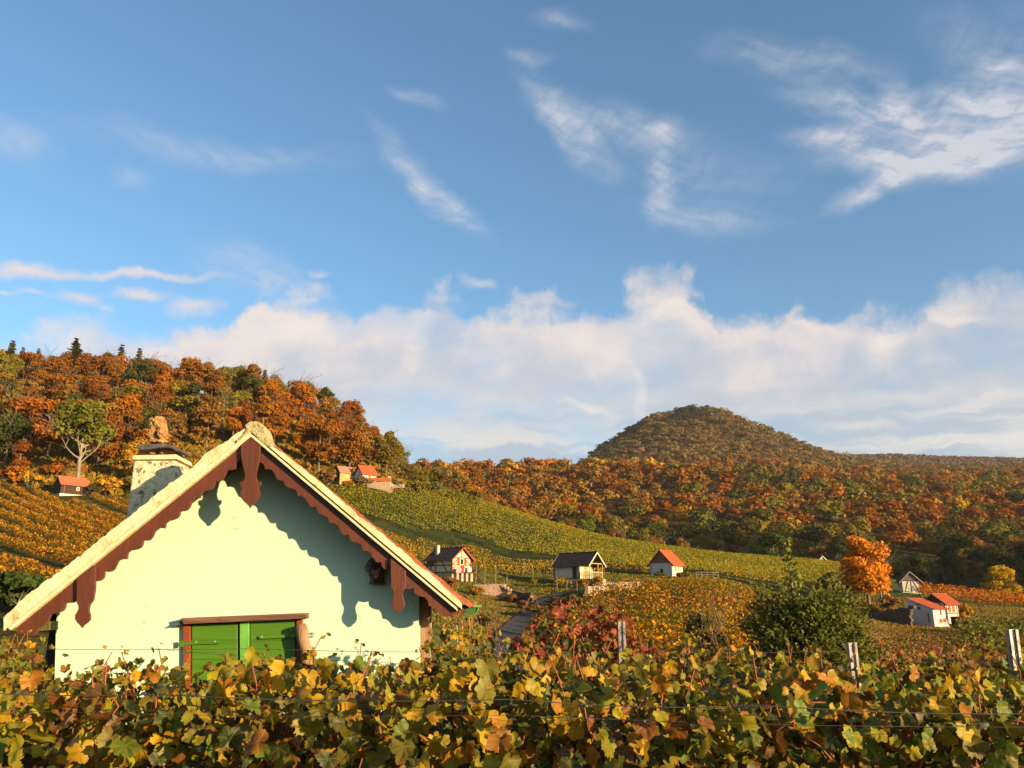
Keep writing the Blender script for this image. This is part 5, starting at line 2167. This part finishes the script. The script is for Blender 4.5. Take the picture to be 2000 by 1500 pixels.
# two upper huts with terrace
f1 = Hut('grey_roof_hut', 'small wooden hut with greyish pink roof at the foot of the hill wood', 671, 912.5, 151, math.radians(-140), 2.9, 2.3, 1.35, 1.15)
f1.walls(M_OCHRE)
f1.roof(MT_PALE, .2, .15)
f1.poly('gable_boards', 'g', [(-1.15, -.3), (1.15, -.3), (1.15, 1.35), (0, 2.48), (-1.15, 1.35)], M_DKWOOD)
f1.panel('window', 'k', -.1, .3, .35, .9, M_CREAM, 0, .04)
f2 = Hut('red_roof_cabin', 'small cream cabin with bright red roof above the orange terrace railing', 713, 911, 151, math.radians(-138), 3.0, 2.9, 1.5, 1.55)
f2.walls(M_WHITE)
f2.roof(MT_ORANGE, .3, .3, trim=M_DKWOOD)
f2.panel('door', 'k', -.2, .25, .0, 1.2, M_ORWOOD, 0, .05)
f2.panel('window', 'g', -.3, .5, .6, 1.3, M_GREYWOOD, 0, .05)
g0, g1 = P(716, 948, 148), P(763, 950, 147)
te = empty('terrace', (g0.x, g0.y, g0.z - 1), 0, 'pale stone terrace with orange railing before the red roofed cabin', 'terrace')
mb = MB()
zt = P(720, 941.5, 148).z - te.location.z
mb.prism([(0, 0, -1.5), (4.6, -.6, -1.5), (4.6, -.6, zt), (0, 0, zt)], [(0, 3, -1.5), (4.6, 3, -1.5), (4.6, 3, zt), (0, 3, zt)])
mb.box((6.0, .2, zt - .75), (2.0, .5, .7), -.2)
mb.build('wall', nmat('warm_stone', (.48, .34, .22), (.34, .24, .16), 3, bump=.5), te, bevel=.03)
mb = MB()
for k in range(4):
    mb.box((.05 + k * 1.5, -.02 - k * .195, zt + .42), (.1, .1, .9))
mb.prism([(0, -.05, zt + .1), (4.5, -.64, zt + .1), (4.5, -.64, zt + .75), (0, -.05, zt + .75)],
         [(0, 0.0, zt + .1), (4.5, -.59, zt + .1), (4.5, -.59, zt + .75), (0, 0.0, zt + .75)])
mb.build('railing', M_ORWOOD, te)
mb = MB()
mb.bar((5.0, -.2, zt + .75), (6.9, -.6, zt - .1), .1, .08); mb.bar((5.0, -.2, zt + .2), (6.9, -.6, zt - .6), .1, .08)
mb.build('stair_rail', M_GREYWOOD, te)
mb = MB()
mb.box((3.0, 1, zt + .7), (.9, .5, .07)); mb.box((2.7, 1, zt + .35), (.08, .4, .7)); mb.box((3.3, 1, zt + .35), (.08, .4, .7))
mb.box((4.1, 1, zt + .75), (.5, .5, .9))
tbl = mb.build('garden_table', M_CREAM, None, bevel=.02)
tbl.location = te.location
tag(tbl, 'pale table and box on the orange railed terrace', 'table')

# dark hut on the left hillside
gh = Hut('dark_hut', 'dark wooden hut with red roof and small white window above the left vineyard', 137, 933, 124, math.radians(-132), 3.9, 2.9, 1.55, 1.2)
gh.walls(nmat('dark_planks', (.055, .032, .02), (.03, .018, .013), 6, bump=.4, stretch=(1, 1, 5)), M_CREAM)
gh.roof(MT_PALE if False else tile_mat('old_red_tile', (.40, .13, .06), (.30, .09, .045)), .3, .2)
w = gh.panel('window', 'k', .3, .75, .6, 1.2, M_CREAM, 0, .04)
gh.panel('pane', 'k', .42, .63, .7, 1.1, M_GLASS, .03, .05, parent=w)
gh.panel('downpipe', 'k', -1.5, -1.4, 0, 1.5, M_REDWOOD, 0, .06)
mb = MB(); mb.box((-2.1, -.3, 2.2), (.2, .2, .9)); mb.build('flue', M_CREAM, gh.t)

# gable showing behind the crest
hh = Hut('pale_green_hut', 'pale green gable top showing behind the vineyard crest', 1600, 1087, 196, math.radians(-84), 4, 4.0, 2.0, 1.9)
hh.walls(M_PALEGREEN)
hh.roof(MT_DARK, .35, .3, trim=M_TRIM)
hh.timbers('g', [(0, 2.0, 0, 3.7)], M_PALEGREEN, .08)


# ------------------------------------------------------------------ stone walls, steps, stakes, rails
def solveY(px, py, lo=30, hi=200):
    best = min(np.arange(lo, hi, .5), key=lambda q: abs(gpy(px, float(q)) - py))
    return float(best)


def stone_wall(name, label, p0, p1, hgt, thick, stones=True, seed=1, mat=M_STONE, cat='wall', ystep=.3, taper=0.0):
    """p0, p1: world points of the foot; built of rough blocks in one mesh"""
    rg = random.Random(seed)
    p0, p1 = Vector(p0), Vector(p1)
    d = p1 - p0
    Ln = Vector((d.x, d.y)).length
    ang = math.atan2(d.y, d.x)
    mb = MB()
    nrow = max(2, int(hgt / ystep))
    for r_ in range(nrow):
        s = -rg.uniform(0, .3)
        while s < Ln:
            w_ = rg.uniform(.3, .75)
            if (r_ + .7) / nrow > 1 - taper * (1 - s / Ln) + rg.uniform(-.12, .04) * (taper > 0):
                s += w_
                continue
            c = p0 + d * ((s + w_ / 2) / Ln)
            mb.box((c.x - p0.x, c.y - p0.y, c.z - p0.z + (r_ + .5) * hgt / nrow + rg.uniform(-.02, .02)),
                   (w_ - .04, thick * rg.uniform(.9, 1.1), hgt / nrow - .03), ang + rg.uniform(-.05, .05))
            s += w_
    if not taper:
        mb.box((d.x / 2, d.y / 2, d.z / 2 + hgt / 2 - .3), (Ln, thick * .8, hgt * .9 + .5), ang)
    else:
        n2 = Vector((-math.sin(ang), math.cos(ang), 0)) * thick * .35
        q = [Vector((0, 0, -.6)), Vector((d.x, d.y, d.z - .6)), Vector((d.x, d.y, d.z + hgt * .82)), Vector((0, 0, hgt * (1 - taper) * .8))]
        mb.prism([v - n2 for v in q], [v + n2 for v in q])
    o = mb.build(name, mat, None, bevel=.02)
    o.location = p0
    return tag(o, label, cat)


M_PINKST = nmat('rosy_stone', (.40, .27, .19), (.26, .17, .11), 1.6, rough=.9, bump=.6, bdist=.04)
Yw = 101
stone_wall('retaining_wall', 'pale upper terrace wall below the timbered hut', P(928, 1157, Yw), P(984, 1156, Yw), .95, .4, seed=2, mat=M_PINKST)
stone_wall('retaining_wall', 'pale lower terrace wall left of the stone steps', P(944, 1170, Yw - 2), P(996, 1170, Yw - 2), .8, .4, seed=3, mat=M_PINKST)
st = MB()
s0 = P(984, 1145, Yw)
for k in range(8):
    st.box((k * .38, -k * .2, -k * .23), (.45, .9, .26), -.2)
so_ = st.build('stone_steps', M_PINKST, None, bevel=.02)
so_.location = s0
tag(so_, 'short flight of stone steps at the right end of the terrace walls', 'steps')
stone_wall('rubble_wall', 'dark low wall running down from the stone steps', P(1003, 1162, 98), P(1040, 1172, 93), .6, .4, seed=9,
           mat=nmat('dark_stone', (.12, .08, .06), (.06, .045, .035), 3, bump=.6))
stone_wall('rubble_wall', 'pale rubble wall along the top of the orange vine block', P(1146, 1161, 92), P(1180, 1149, 97), .6, .5, seed=5)
stone_wall('rubble_wall', 'low pale rubble wall below the porch hut', P(1178, 1147, 97), P(1246, 1145, 99), .55, .6, seed=6)
stone_wall('retaining_wall', 'dark retaining wall left of the lean-to shed', P(1700, 1203, 95), P(1780, 1214, 91), 1.75, .5, seed=7, taper=.75,
           mat=nmat('black_stone', (.11, .08, .05), (.05, .04, .03), 3, bump=.6))

M_STAKE = nmat('bleached_stake', (.40, .34, .26), (.26, .22, .16), 5, bump=.3)
stakes = [(929, 1103, 1160), (947, 1100, 1141), (968, 1105, 1141), (990, 1120, 1144), (1023, 1097, 1123), (1041, 1105, 1129),
          (1064, 1109, 1138), (1088, 1126, 1151), (1107, 1133, 1151), (1127, 1138, 1161), (1113, 1106, 1132), (1180, 1099, 1124),
          (880, 1228, 1268), (893, 1220, 1262), (903, 1212, 1252), (917, 1201, 1240), (933, 1198, 1218), (1466, 1104, 1130), (1520, 1104, 1130)]
for i, (px, ya, yb) in enumerate(stakes):
    Ys = solveY(px, yb, 45, 175)
    g = GP(px, Ys)
    z1 = P(px, ya, Ys).z
    mb = MB()
    mb.tube([(0, 0, -.3), (.02, 0, (z1 - g.z) * .5), (RNG.uniform(-.08, .08), 0, z1 - g.z)], [.03, .027, .022], 6)
    o = mb.build('vine_stake', M_STAKE, None)
    o.location = g
    where = ('on the grass left of the porch hut' if px < 1135 and yb < 1165 else 'in the brown rows under the gutter' if px < 940
             else 'in front of the green slope right of the porch hut')
    o['stake_zone'] = where
    del o['stake_zone']
    cnt = sum(1 for q in stakes[:i] if (q[0] < 1135 and q[2] < 1165) == (px < 1135 and yb < 1165) and (q[0] < 940 and q[2] > 1165) == (px < 940 and yb > 1165))
    tag(o, f'{ordinal(cnt + 1)} thin pale stake {where}', 'stake', 'thin vineyard stakes')
g = GP(1360, 117)
mb = MB()
for k in range(5):
    mb.tube([(k * .8, 0, -.2), (k * .8, 0, .8)], .04, 6)
mb.bar((0, 0, .75), (3.2, 0, .7), .06, .06); mb.bar((0, 0, .4), (3.2, 0, .38), .05, .05)
o = mb.build('rail_fence', M_GREYWOOD, None); o.location = g
tag(o, 'short low wooden rail fence right of the orange roofed hut', 'fence')

# ------------------------------------------------------------------ near vines


def leaf_template(seed):
    rng = np.random.default_rng(seed)
    half = [(0, 1.0), (6, .90), (11, .96), (18, .84), (24, .86), (31, .72), (39, .84), (46, .84), (53, .95), (60, .86), (67, .90), (76, .76),
            (86, .70), (96, .78), (105, .76), (114, .80), (124, .70), (136, .68), (149, .58), (162, .40), (174, .14)]
    ph = [a for a, _ in half] + [-a for a, _ in half[:0:-1]]
    rr_ = [r for _, r in half] + [r for _, r in half[:0:-1]]
    ph = np.radians(np.array(ph, float) + rng.normal(size=len(ph)) * 1.6)
    rr_ = np.array(rr_) * (1 + rng.normal(size=len(rr_)) * .05)
    rr_ *= 1 + .14 * np.sin(ph * rng.integers(1, 3) + rng.uniform(0, 6))
    n = len(ph)
    out = np.stack([np.sin(ph) * rr_, np.cos(ph) * rr_], -1)
    mid = out * .5
    V2 = np.vstack([[[0, 0]], mid, out])
    fold = rng.uniform(.10, .42)
    curl = rng.uniform(-.40, .18)
    z = fold * np.abs(V2[:, 0]) + curl * (V2[:, 1] ** 2) + .10 * np.sin(V2[:, 0] * rng.uniform(4, 7) + rng.uniform(0, 6)) * np.abs(V2[:, 0]) \
        + .09 * np.sin(V2[:, 1] * rng.uniform(4, 8) + rng.uniform(0, 6))
    z += rng.uniform(-.35, .35) * V2[:, 0] * np.hypot(V2[:, 0], V2[:, 1])
    V = np.column_stack([V2, z])
    Fs = []
    for i in range(n):
        j = (i + 1) % n
        Fs.append((0, 1 + j, 1 + i))
        Fs.append((1 + i, 1 + j, 1 + n + j))
        Fs.append((1 + i, 1 + n + j, 1 + n + i))
    return V, np.array(Fs), V2.copy()


LEAVES = [leaf_template(i) for i in range(14)]
VC = {'yg': (.270, .230, .010), 'gold': (.40, .235, .009), 'green': (.095, .140, .012), 'olive': (.150, .128, .013), 'orange': (.33, .130, .008),
      'rust': (.17, .055, .009), 'crimson': (.26, .030, .022), 'dark': (.040, .055, .012), 'brown': (.11, .050, .018)}
PAL = {'main': ['yg', 'gold', 'green', 'olive', 'dark', 'yg', 'gold', 'gold', 'olive', 'yg', 'orange', 'rust', 'brown', 'gold'],
       'gold': ['gold', 'yg', 'gold', 'orange', 'olive', 'yg', 'green', 'rust', 'olive'],
       'greenish': ['green', 'yg', 'dark', 'olive', 'yg', 'green', 'gold', 'orange', 'rust', 'gold'],
       'red': ['crimson', 'rust', 'crimson', 'crimson', 'orange', 'crimson', 'rust', 'gold', 'olive'],
       'rusty': ['rust', 'orange', 'gold', 'yg', 'brown', 'olive', 'green', 'gold']}
TOSUN = -SUN_DIR


def place_leaves(pos, size, pal, rng, off, spread=.95, topz_=None):
    n = len(pos)
    Nn = unit(np.tile([-.05, -.75, .30], (n, 1)) + rng.normal(size=(n, 3)) * spread)
    up = np.tile([0, 0, -1.0], (n, 1)) + rng.normal(size=(n, 3)) * .65
    ey = unit(up - Nn * np.sum(up * Nn, -1, keepdims=True))
    ex = np.cross(ey, Nn)
    names = PAL[pal]
    VV, FF, CC, UU = [], [], [], []
    cnt = 0
    pick = rng.integers(0, len(LEAVES), n)
    for k in range(n):
        V, Fs, uv = LEAVES[pick[k]]
        s = size[k]
        W = pos[k] + (V[:, :1] * ex[k] + V[:, 1:2] * ey[k] + V[:, 2:] * Nn[k]) * s
        q = mnoise.noise(Vector(pos[k]) * 2.4) * .5 + .5
        ci = int(np.clip((q * .55 + rng.uniform() * .6) * len(names) * .9, 0, len(names) - 1))
        nm_ = names[ci]
        if topz_ is not None and rng.uniform() < np.clip((topz_[k] - pos[k][2] - .06) * 2.0, 0, .60):  # lower leaves darker and greener: older foliage, with shade put into the colour
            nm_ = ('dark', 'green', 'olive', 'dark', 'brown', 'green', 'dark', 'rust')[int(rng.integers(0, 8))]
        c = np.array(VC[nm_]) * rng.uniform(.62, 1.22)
        r = np.hypot(uv[:, 0], uv[:, 1])
        edge = np.array(VC['rust' if rng.uniform() < .5 or nm_ in ('dark', 'green') else 'gold'])
        wq = np.clip((r - .55) * 1.6, 0, 1)[:, None] * rng.choice([0, 0, .3, .6])
        VV.append(W); FF.append(Fs + cnt); UU.append(uv)
        CC.append(c * (1 - wq) + edge * wq)
        cnt += len(V)
    return np.vstack(VV) - np.array(off), np.vstack(FF), np.vstack(CC), np.vstack(UU)


def grapevine(x, Y, topfn, pal, label, group, w=1.0, dens=330, size=.055, low=-1.05, seed=1, thick=.34, shoots=4, spread=.85):
    rng = np.random.default_rng(seed)
    gz_ = h(x, Y)
    t = empty('grapevine', (x, Y, gz_), 0, label, 'grapevine', group)
    ztop = lambda xx, yy=Y: topfn(1000 + F * xx / (Y * CP))
    hh_ = ztop(x) - low
    n = int(dens * w * max(hh_, .4) * .92)
    X = x + rng.uniform(-.56, .56, n) * w
    D = Y + rng.normal(size=n) * thick * .5
    zt = np.array([P(1000, ztop(a), Y).z for a in X]) if False else np.array([ztop(a) for a in X])
    u = rng.uniform(0, 1, n) ** 1.15
    Z = low + (zt - low) * (1 - u * u * .98) if False else zt - (zt - low) * u
    Z += rng.normal(size=n) * .03
    size_a = size * rng.uniform(.55, 1.18, n)
    # thin out the very top
    keep = (zt - Z > .10) | (rng.uniform(size=n) < .55)
    pos = np.stack([X, D, Z], -1)[keep]
    size_a = size_a[keep]
    canes = MB()
    extra_p, extra_s = [], []
    for k in range(6 + shoots):
        cx = x + rng.uniform(-.5, .5) * w
        z1 = ztop(cx) + (rng.uniform(.02, .13) if k < shoots else -rng.uniform(.02, .2))
        p = Vector((cx + rng.uniform(-.15, .15), Y + rng.uniform(-.2, .12), low + .1))
        pts = [p]
        m = 9
        for i in range(1, m + 1):
            f_ = i / m
            pts.append(Vector((p.x + (cx - p.x) * f_ + rng.normal() * .018 + .05 * math.sin(f_ * 4 + k), p.y + (Y - p.y) * f_ + rng.normal() * .015,
                               p.z + (z1 - p.z) * f_)))
        canes.tube([q - Vector((x, Y, gz_)) for q in pts], [.0060 - .0032 * i / m for i in range(m + 1)], 5)
        for i in range(m - 3, m + 1):
            for _ in range(2):
                extra_p.append(np.array(pts[i]) + rng.normal(size=3) * .022)
                extra_s.append(size * rng.uniform(.3, .75) * (1.0 if i < m else .6))
    for k in range(14):     # leaf stalks and side twigs catching the light
        a_ = Vector((rng.uniform(-.5, .5) * w, rng.uniform(-.24, 0), rng.uniform(low + .2, ztop(x) - .05) - gz_))
        b_ = a_ + Vector((rng.uniform(-.1, .1), rng.uniform(-.03, .03), rng.uniform(-.14, .14)))
        canes.tube([a_, a_.lerp(b_, .5) + Vector((.008, 0, .006)), b_], [.0035, .0028, .002], 5)
    pos = np.vstack([pos, np.array(extra_p)])
    size_a = np.concatenate([size_a, extra_s])
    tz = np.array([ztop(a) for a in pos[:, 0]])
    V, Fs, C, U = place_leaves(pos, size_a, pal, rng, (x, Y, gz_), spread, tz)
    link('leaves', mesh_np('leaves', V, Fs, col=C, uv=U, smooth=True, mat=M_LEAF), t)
    canes.build('canes', M_CANE, t, smooth=True)
    mb = MB()
    q = [(0, 0, -.1), (.03, .02, .35), (-.04, 0, .6), (.02, -.02, low + .12 - gz_)]
    mb.tube(q, [.035, .03, .032, .022], 8)
    mb.build('trunk', M_VTRUNK, t, smooth=True)
    return t


def topz(Y, prof):
    xs = [a for a, _ in prof]
    zs = [P(a, b, Y).z for a, b in prof]
    return lambda px: float(np.interp(px, xs, zs)) + .035 * mnoise.noise(Vector((px * .021, Y, 0)))


T1 = topz(3.05, [(-300, 1330), (100, 1345), (250, 1340), (450, 1325), (620, 1310), (800, 1330), (1000, 1325), (1200, 1330), (1400, 1320),
                 (1600, 1330), (1800, 1345), (2100, 1350), (2400, 1350)])
T2 = topz(4.6, [(-400, 1275), (0, 1285), (120, 1310), (160, 1325), (230, 1305), (300, 1300), (400, 1305), (450, 1290), (560, 1290), (640, 1275),
                (720, 1300), (830, 1290), (900, 1272), (1000, 1290), (1150, 1285), (1300, 1290), (1450, 1290), (1600, 1305), (1700, 1310),
                (1900, 1310), (2100, 1305), (2500, 1300)])
T3 = topz(6.4, [(-600, 1230), (0, 1235), (85, 1262), (100, 1330), (800, 1335), (830, 1250), (900, 1262), (980, 1285), (1020, 1240), (1045, 1200),
                (1100, 1180), (1165, 1178), (1215, 1205), (1245, 1250), (1290, 1265), (1330, 1240), (1380, 1260), (1500, 1290), (1700, 1300), (1800, 1275),
                (1900, 1270), (2100, 1270), (2500, 1270)])
n1 = 6
for i in range(n1):
    x = -2.55 + i * 1.0
    grapevine(x, 3.05, T1, ['gold', 'main', 'main', 'main', 'greenish', 'greenish'][i],
              f'{ordinal(i + 1)} grapevine from the left in the nearest row behind the lower wires', 'vines of the nearest row', seed=300 + i,
              size=.045, dens=1650, low=-1.0, shoots=3)
for i in range(9):
    x = -3.9 + i * .98
    grapevine(x, 4.6, T2, ['gold', 'gold', 'gold', 'rusty', 'main', 'main', 'rusty', 'greenish', 'main'][i],
              f'{ordinal(i + 1)} grapevine from the left in the second row behind the top wire', 'vines of the second row', seed=400 + i,
              size=.044, dens=1350, low=-1.1, shoots=5)
for i in range(12):
    x = -5.2 + i * .96
    red = .05 < x < 1.2
    pal = 'red' if red else ('gold' if x < -3 else 'rusty' if i % 2 else 'main')
    grapevine(x, 6.4, T3, pal, f'{ordinal(i + 1)} {"crimson " if red else ""}grapevine from the left in the third row near the house', 'vines of the third row',
              seed=500 + i, size=.044, dens=950, low=-1.3, shoots=5 if not red else 9)
for px, Y, lab in ((1872, 9.5, 'dark crimson leafy shoots below the brown slope near the right steel post'),):
    T4 = topz(Y, [(1700, 1272), (1800, 1262), (1900, 1262), (2000, 1275)])
    grapevine(GP(px, Y).x, Y, T4, 'red', lab, None, seed=600, size=.05, dens=220, low=-1.5, shoots=16, w=1.3)

T5 = topz(8.0, [(700, 1232), (880, 1232), (940, 1225), (1000, 1240), (1100, 1250)])
grapevine(-.42, 8.0, T5, 'gold', 'tall golden grapevine standing by the right corner of the mint house', None, seed=611, size=.055, dens=230,
          low=-1.5, shoots=6, w=.75)

# trellis wires
def wire(label, pts, r, knots=(), group='trellis wires of the near rows'):
    W = [P(a, b, Y) for a, b, Y in pts]
    mb = MB()
    fine = []
    for i in range(len(W) - 1):
        for k in range(10):
            q = W[i].lerp(W[i + 1], k / 10)
            q.z -= .012 * math.sin(math.pi * k / 10)
            fine.append(q)
    fine.append(W[-1])
    mb.tube(fine, r, 6)
    for (a, b, Y, ln) in knots:
        c = P(a, b, Y)
        d = (fine[-1] - fine[0]).normalized()
        hp = [c + d * (t * ln / 60) + Vector((0, math.cos(t * 1.5) * r * 2.6, math.sin(t * 1.5) * r * 2.6 * (1 + .5 * math.sin(t * .7)))) for t in range(61)]
        mb.tube(hp, r * .8, 5)
    o = mb.build('trellis_wire', M_WIRE, None, smooth=True)
    return tag(o, label, 'wire', group)


wire('dark twisted wire in front of the nearest vines, the upper of its pair', [(-150, 1344, 2.75), (300, 1356, 2.74), (1000, 1366, 2.72), (1500, 1379, 2.7), (2150, 1392, 2.68)], .0017,
     [(280, 1356, 2.735, .19), (1430, 1377, 2.7, .12)])
wire('thin pale wire just under the dark twisted wire', [(-150, 1382, 2.78), (1000, 1397, 2.75), (2150, 1420, 2.7)], .0009)
wire('long thin top wire crossing in front of the house wall', [(-150, 1262, 4.9), (500, 1267, 4.9), (1000, 1271, 4.9), (1652, 1272, 4.9)], .0016)
wire('thin slanting wire falling to the right across the shutters', [(300, 1267, 4.5), (700, 1291, 4.5), (1100, 1302, 4.9), (1655, 1302, 4.9)], .0011)
wire('second thin wire of the third row passing the short steel post', [(700, 1296, 6.2), (1213, 1296, 6.2), (1700, 1292, 6.1), (2150, 1288, 6.0)], .0014)


def steel_post(label, px, ytop, Y, w_, lean, flip=1):
    top = P(px, ytop, Y)
    g = Vector((top.x, Y, h(top.x, Y)))
    t = empty('vineyard_post', g, 0, label, 'post', 'steel vineyard posts')
    Ht = top.z - g.z
    prof = [(-.5, .28), (-.5, -.1), (-.42, -.1), (-.42, -.3), (-.18, -.3), (-.18, -.12), (.18, -.12), (.18, -.3), (.42, -.3), (.42, -.1), (.5, -.1),
            (.5, .28), (.42, .28), (.42, -.02), (.26, -.02), (.26, -.2), (.26, -.2), (.10, -.04), (-.10, -.04), (-.26, -.2), (-.42, -.02), (-.42, .28)]
    mb = MB()
    lo = [(x * w_, y * w_, -.4) for x, y in prof]
    hi = [(x * w_ - lean * (Ht + .4), y * w_, Ht) for x, y in prof]
    mb.prism(lo, hi)
    mb.build('profile', M_STEEL, t)
    for k in range(5):
        z = Ht - .05 - k * .11
        x = -lean * z
        mb = MB()
        mb.prism([(x + w_ * .02 * flip, -.31 * w_, z), (x + w_ * .22 * flip, -.31 * w_, z + .014), (x + w_ * .22 * flip, -.31 * w_, z + .026), (x + w_ * .02 * flip, -.31 * w_, z + .012)],
                 [(x + w_ * .02 * flip, -.10 * w_, z), (x + w_ * .22 * flip, -.10 * w_, z + .014), (x + w_ * .22 * flip, -.10 * w_, z + .026), (x + w_ * .02 * flip, -.10 * w_, z + .012)])
        mb.build('wire_hook', M_WIRE, t)
    return t


steel_post('short galvanised post standing beside the crimson vines', 1213, 1214, 6.3, .062, 0)
steel_post('galvanised post that holds the top wire before the dark evergreen', 1663, 1255, 5.05, .060, 0)
steel_post('tallest galvanised post with hooks at the right edge of the photo', 1955, 1229, 5.05, .066, -.03)

# ------------------------------------------------------------------ evening haze in the valley air
hb = MB()
hb.box((300, 950, 110), (2300, 2600, 300))
hm = bpy.data.materials.new('haze_air')
hm.use_nodes = True
hm.node_tree.nodes.remove(hm.node_tree.nodes['Principled BSDF'])
pv = hm.node_tree.nodes.new('ShaderNodeVolumePrincipled')
pv.inputs['Color'].default_value = (.9, .88, .85, 1)
pv.inputs['Density'].default_value = .00006
pv.inputs['Anisotropy'].default_value = .0
hm.node_tree.links.new(pv.outputs[0], hm.node_tree.nodes['Material Output'].inputs['Volume'])
tag(hb.build('haze', hm), 'thin warm evening haze lying over the whole valley', 'haze', kind='stuff')
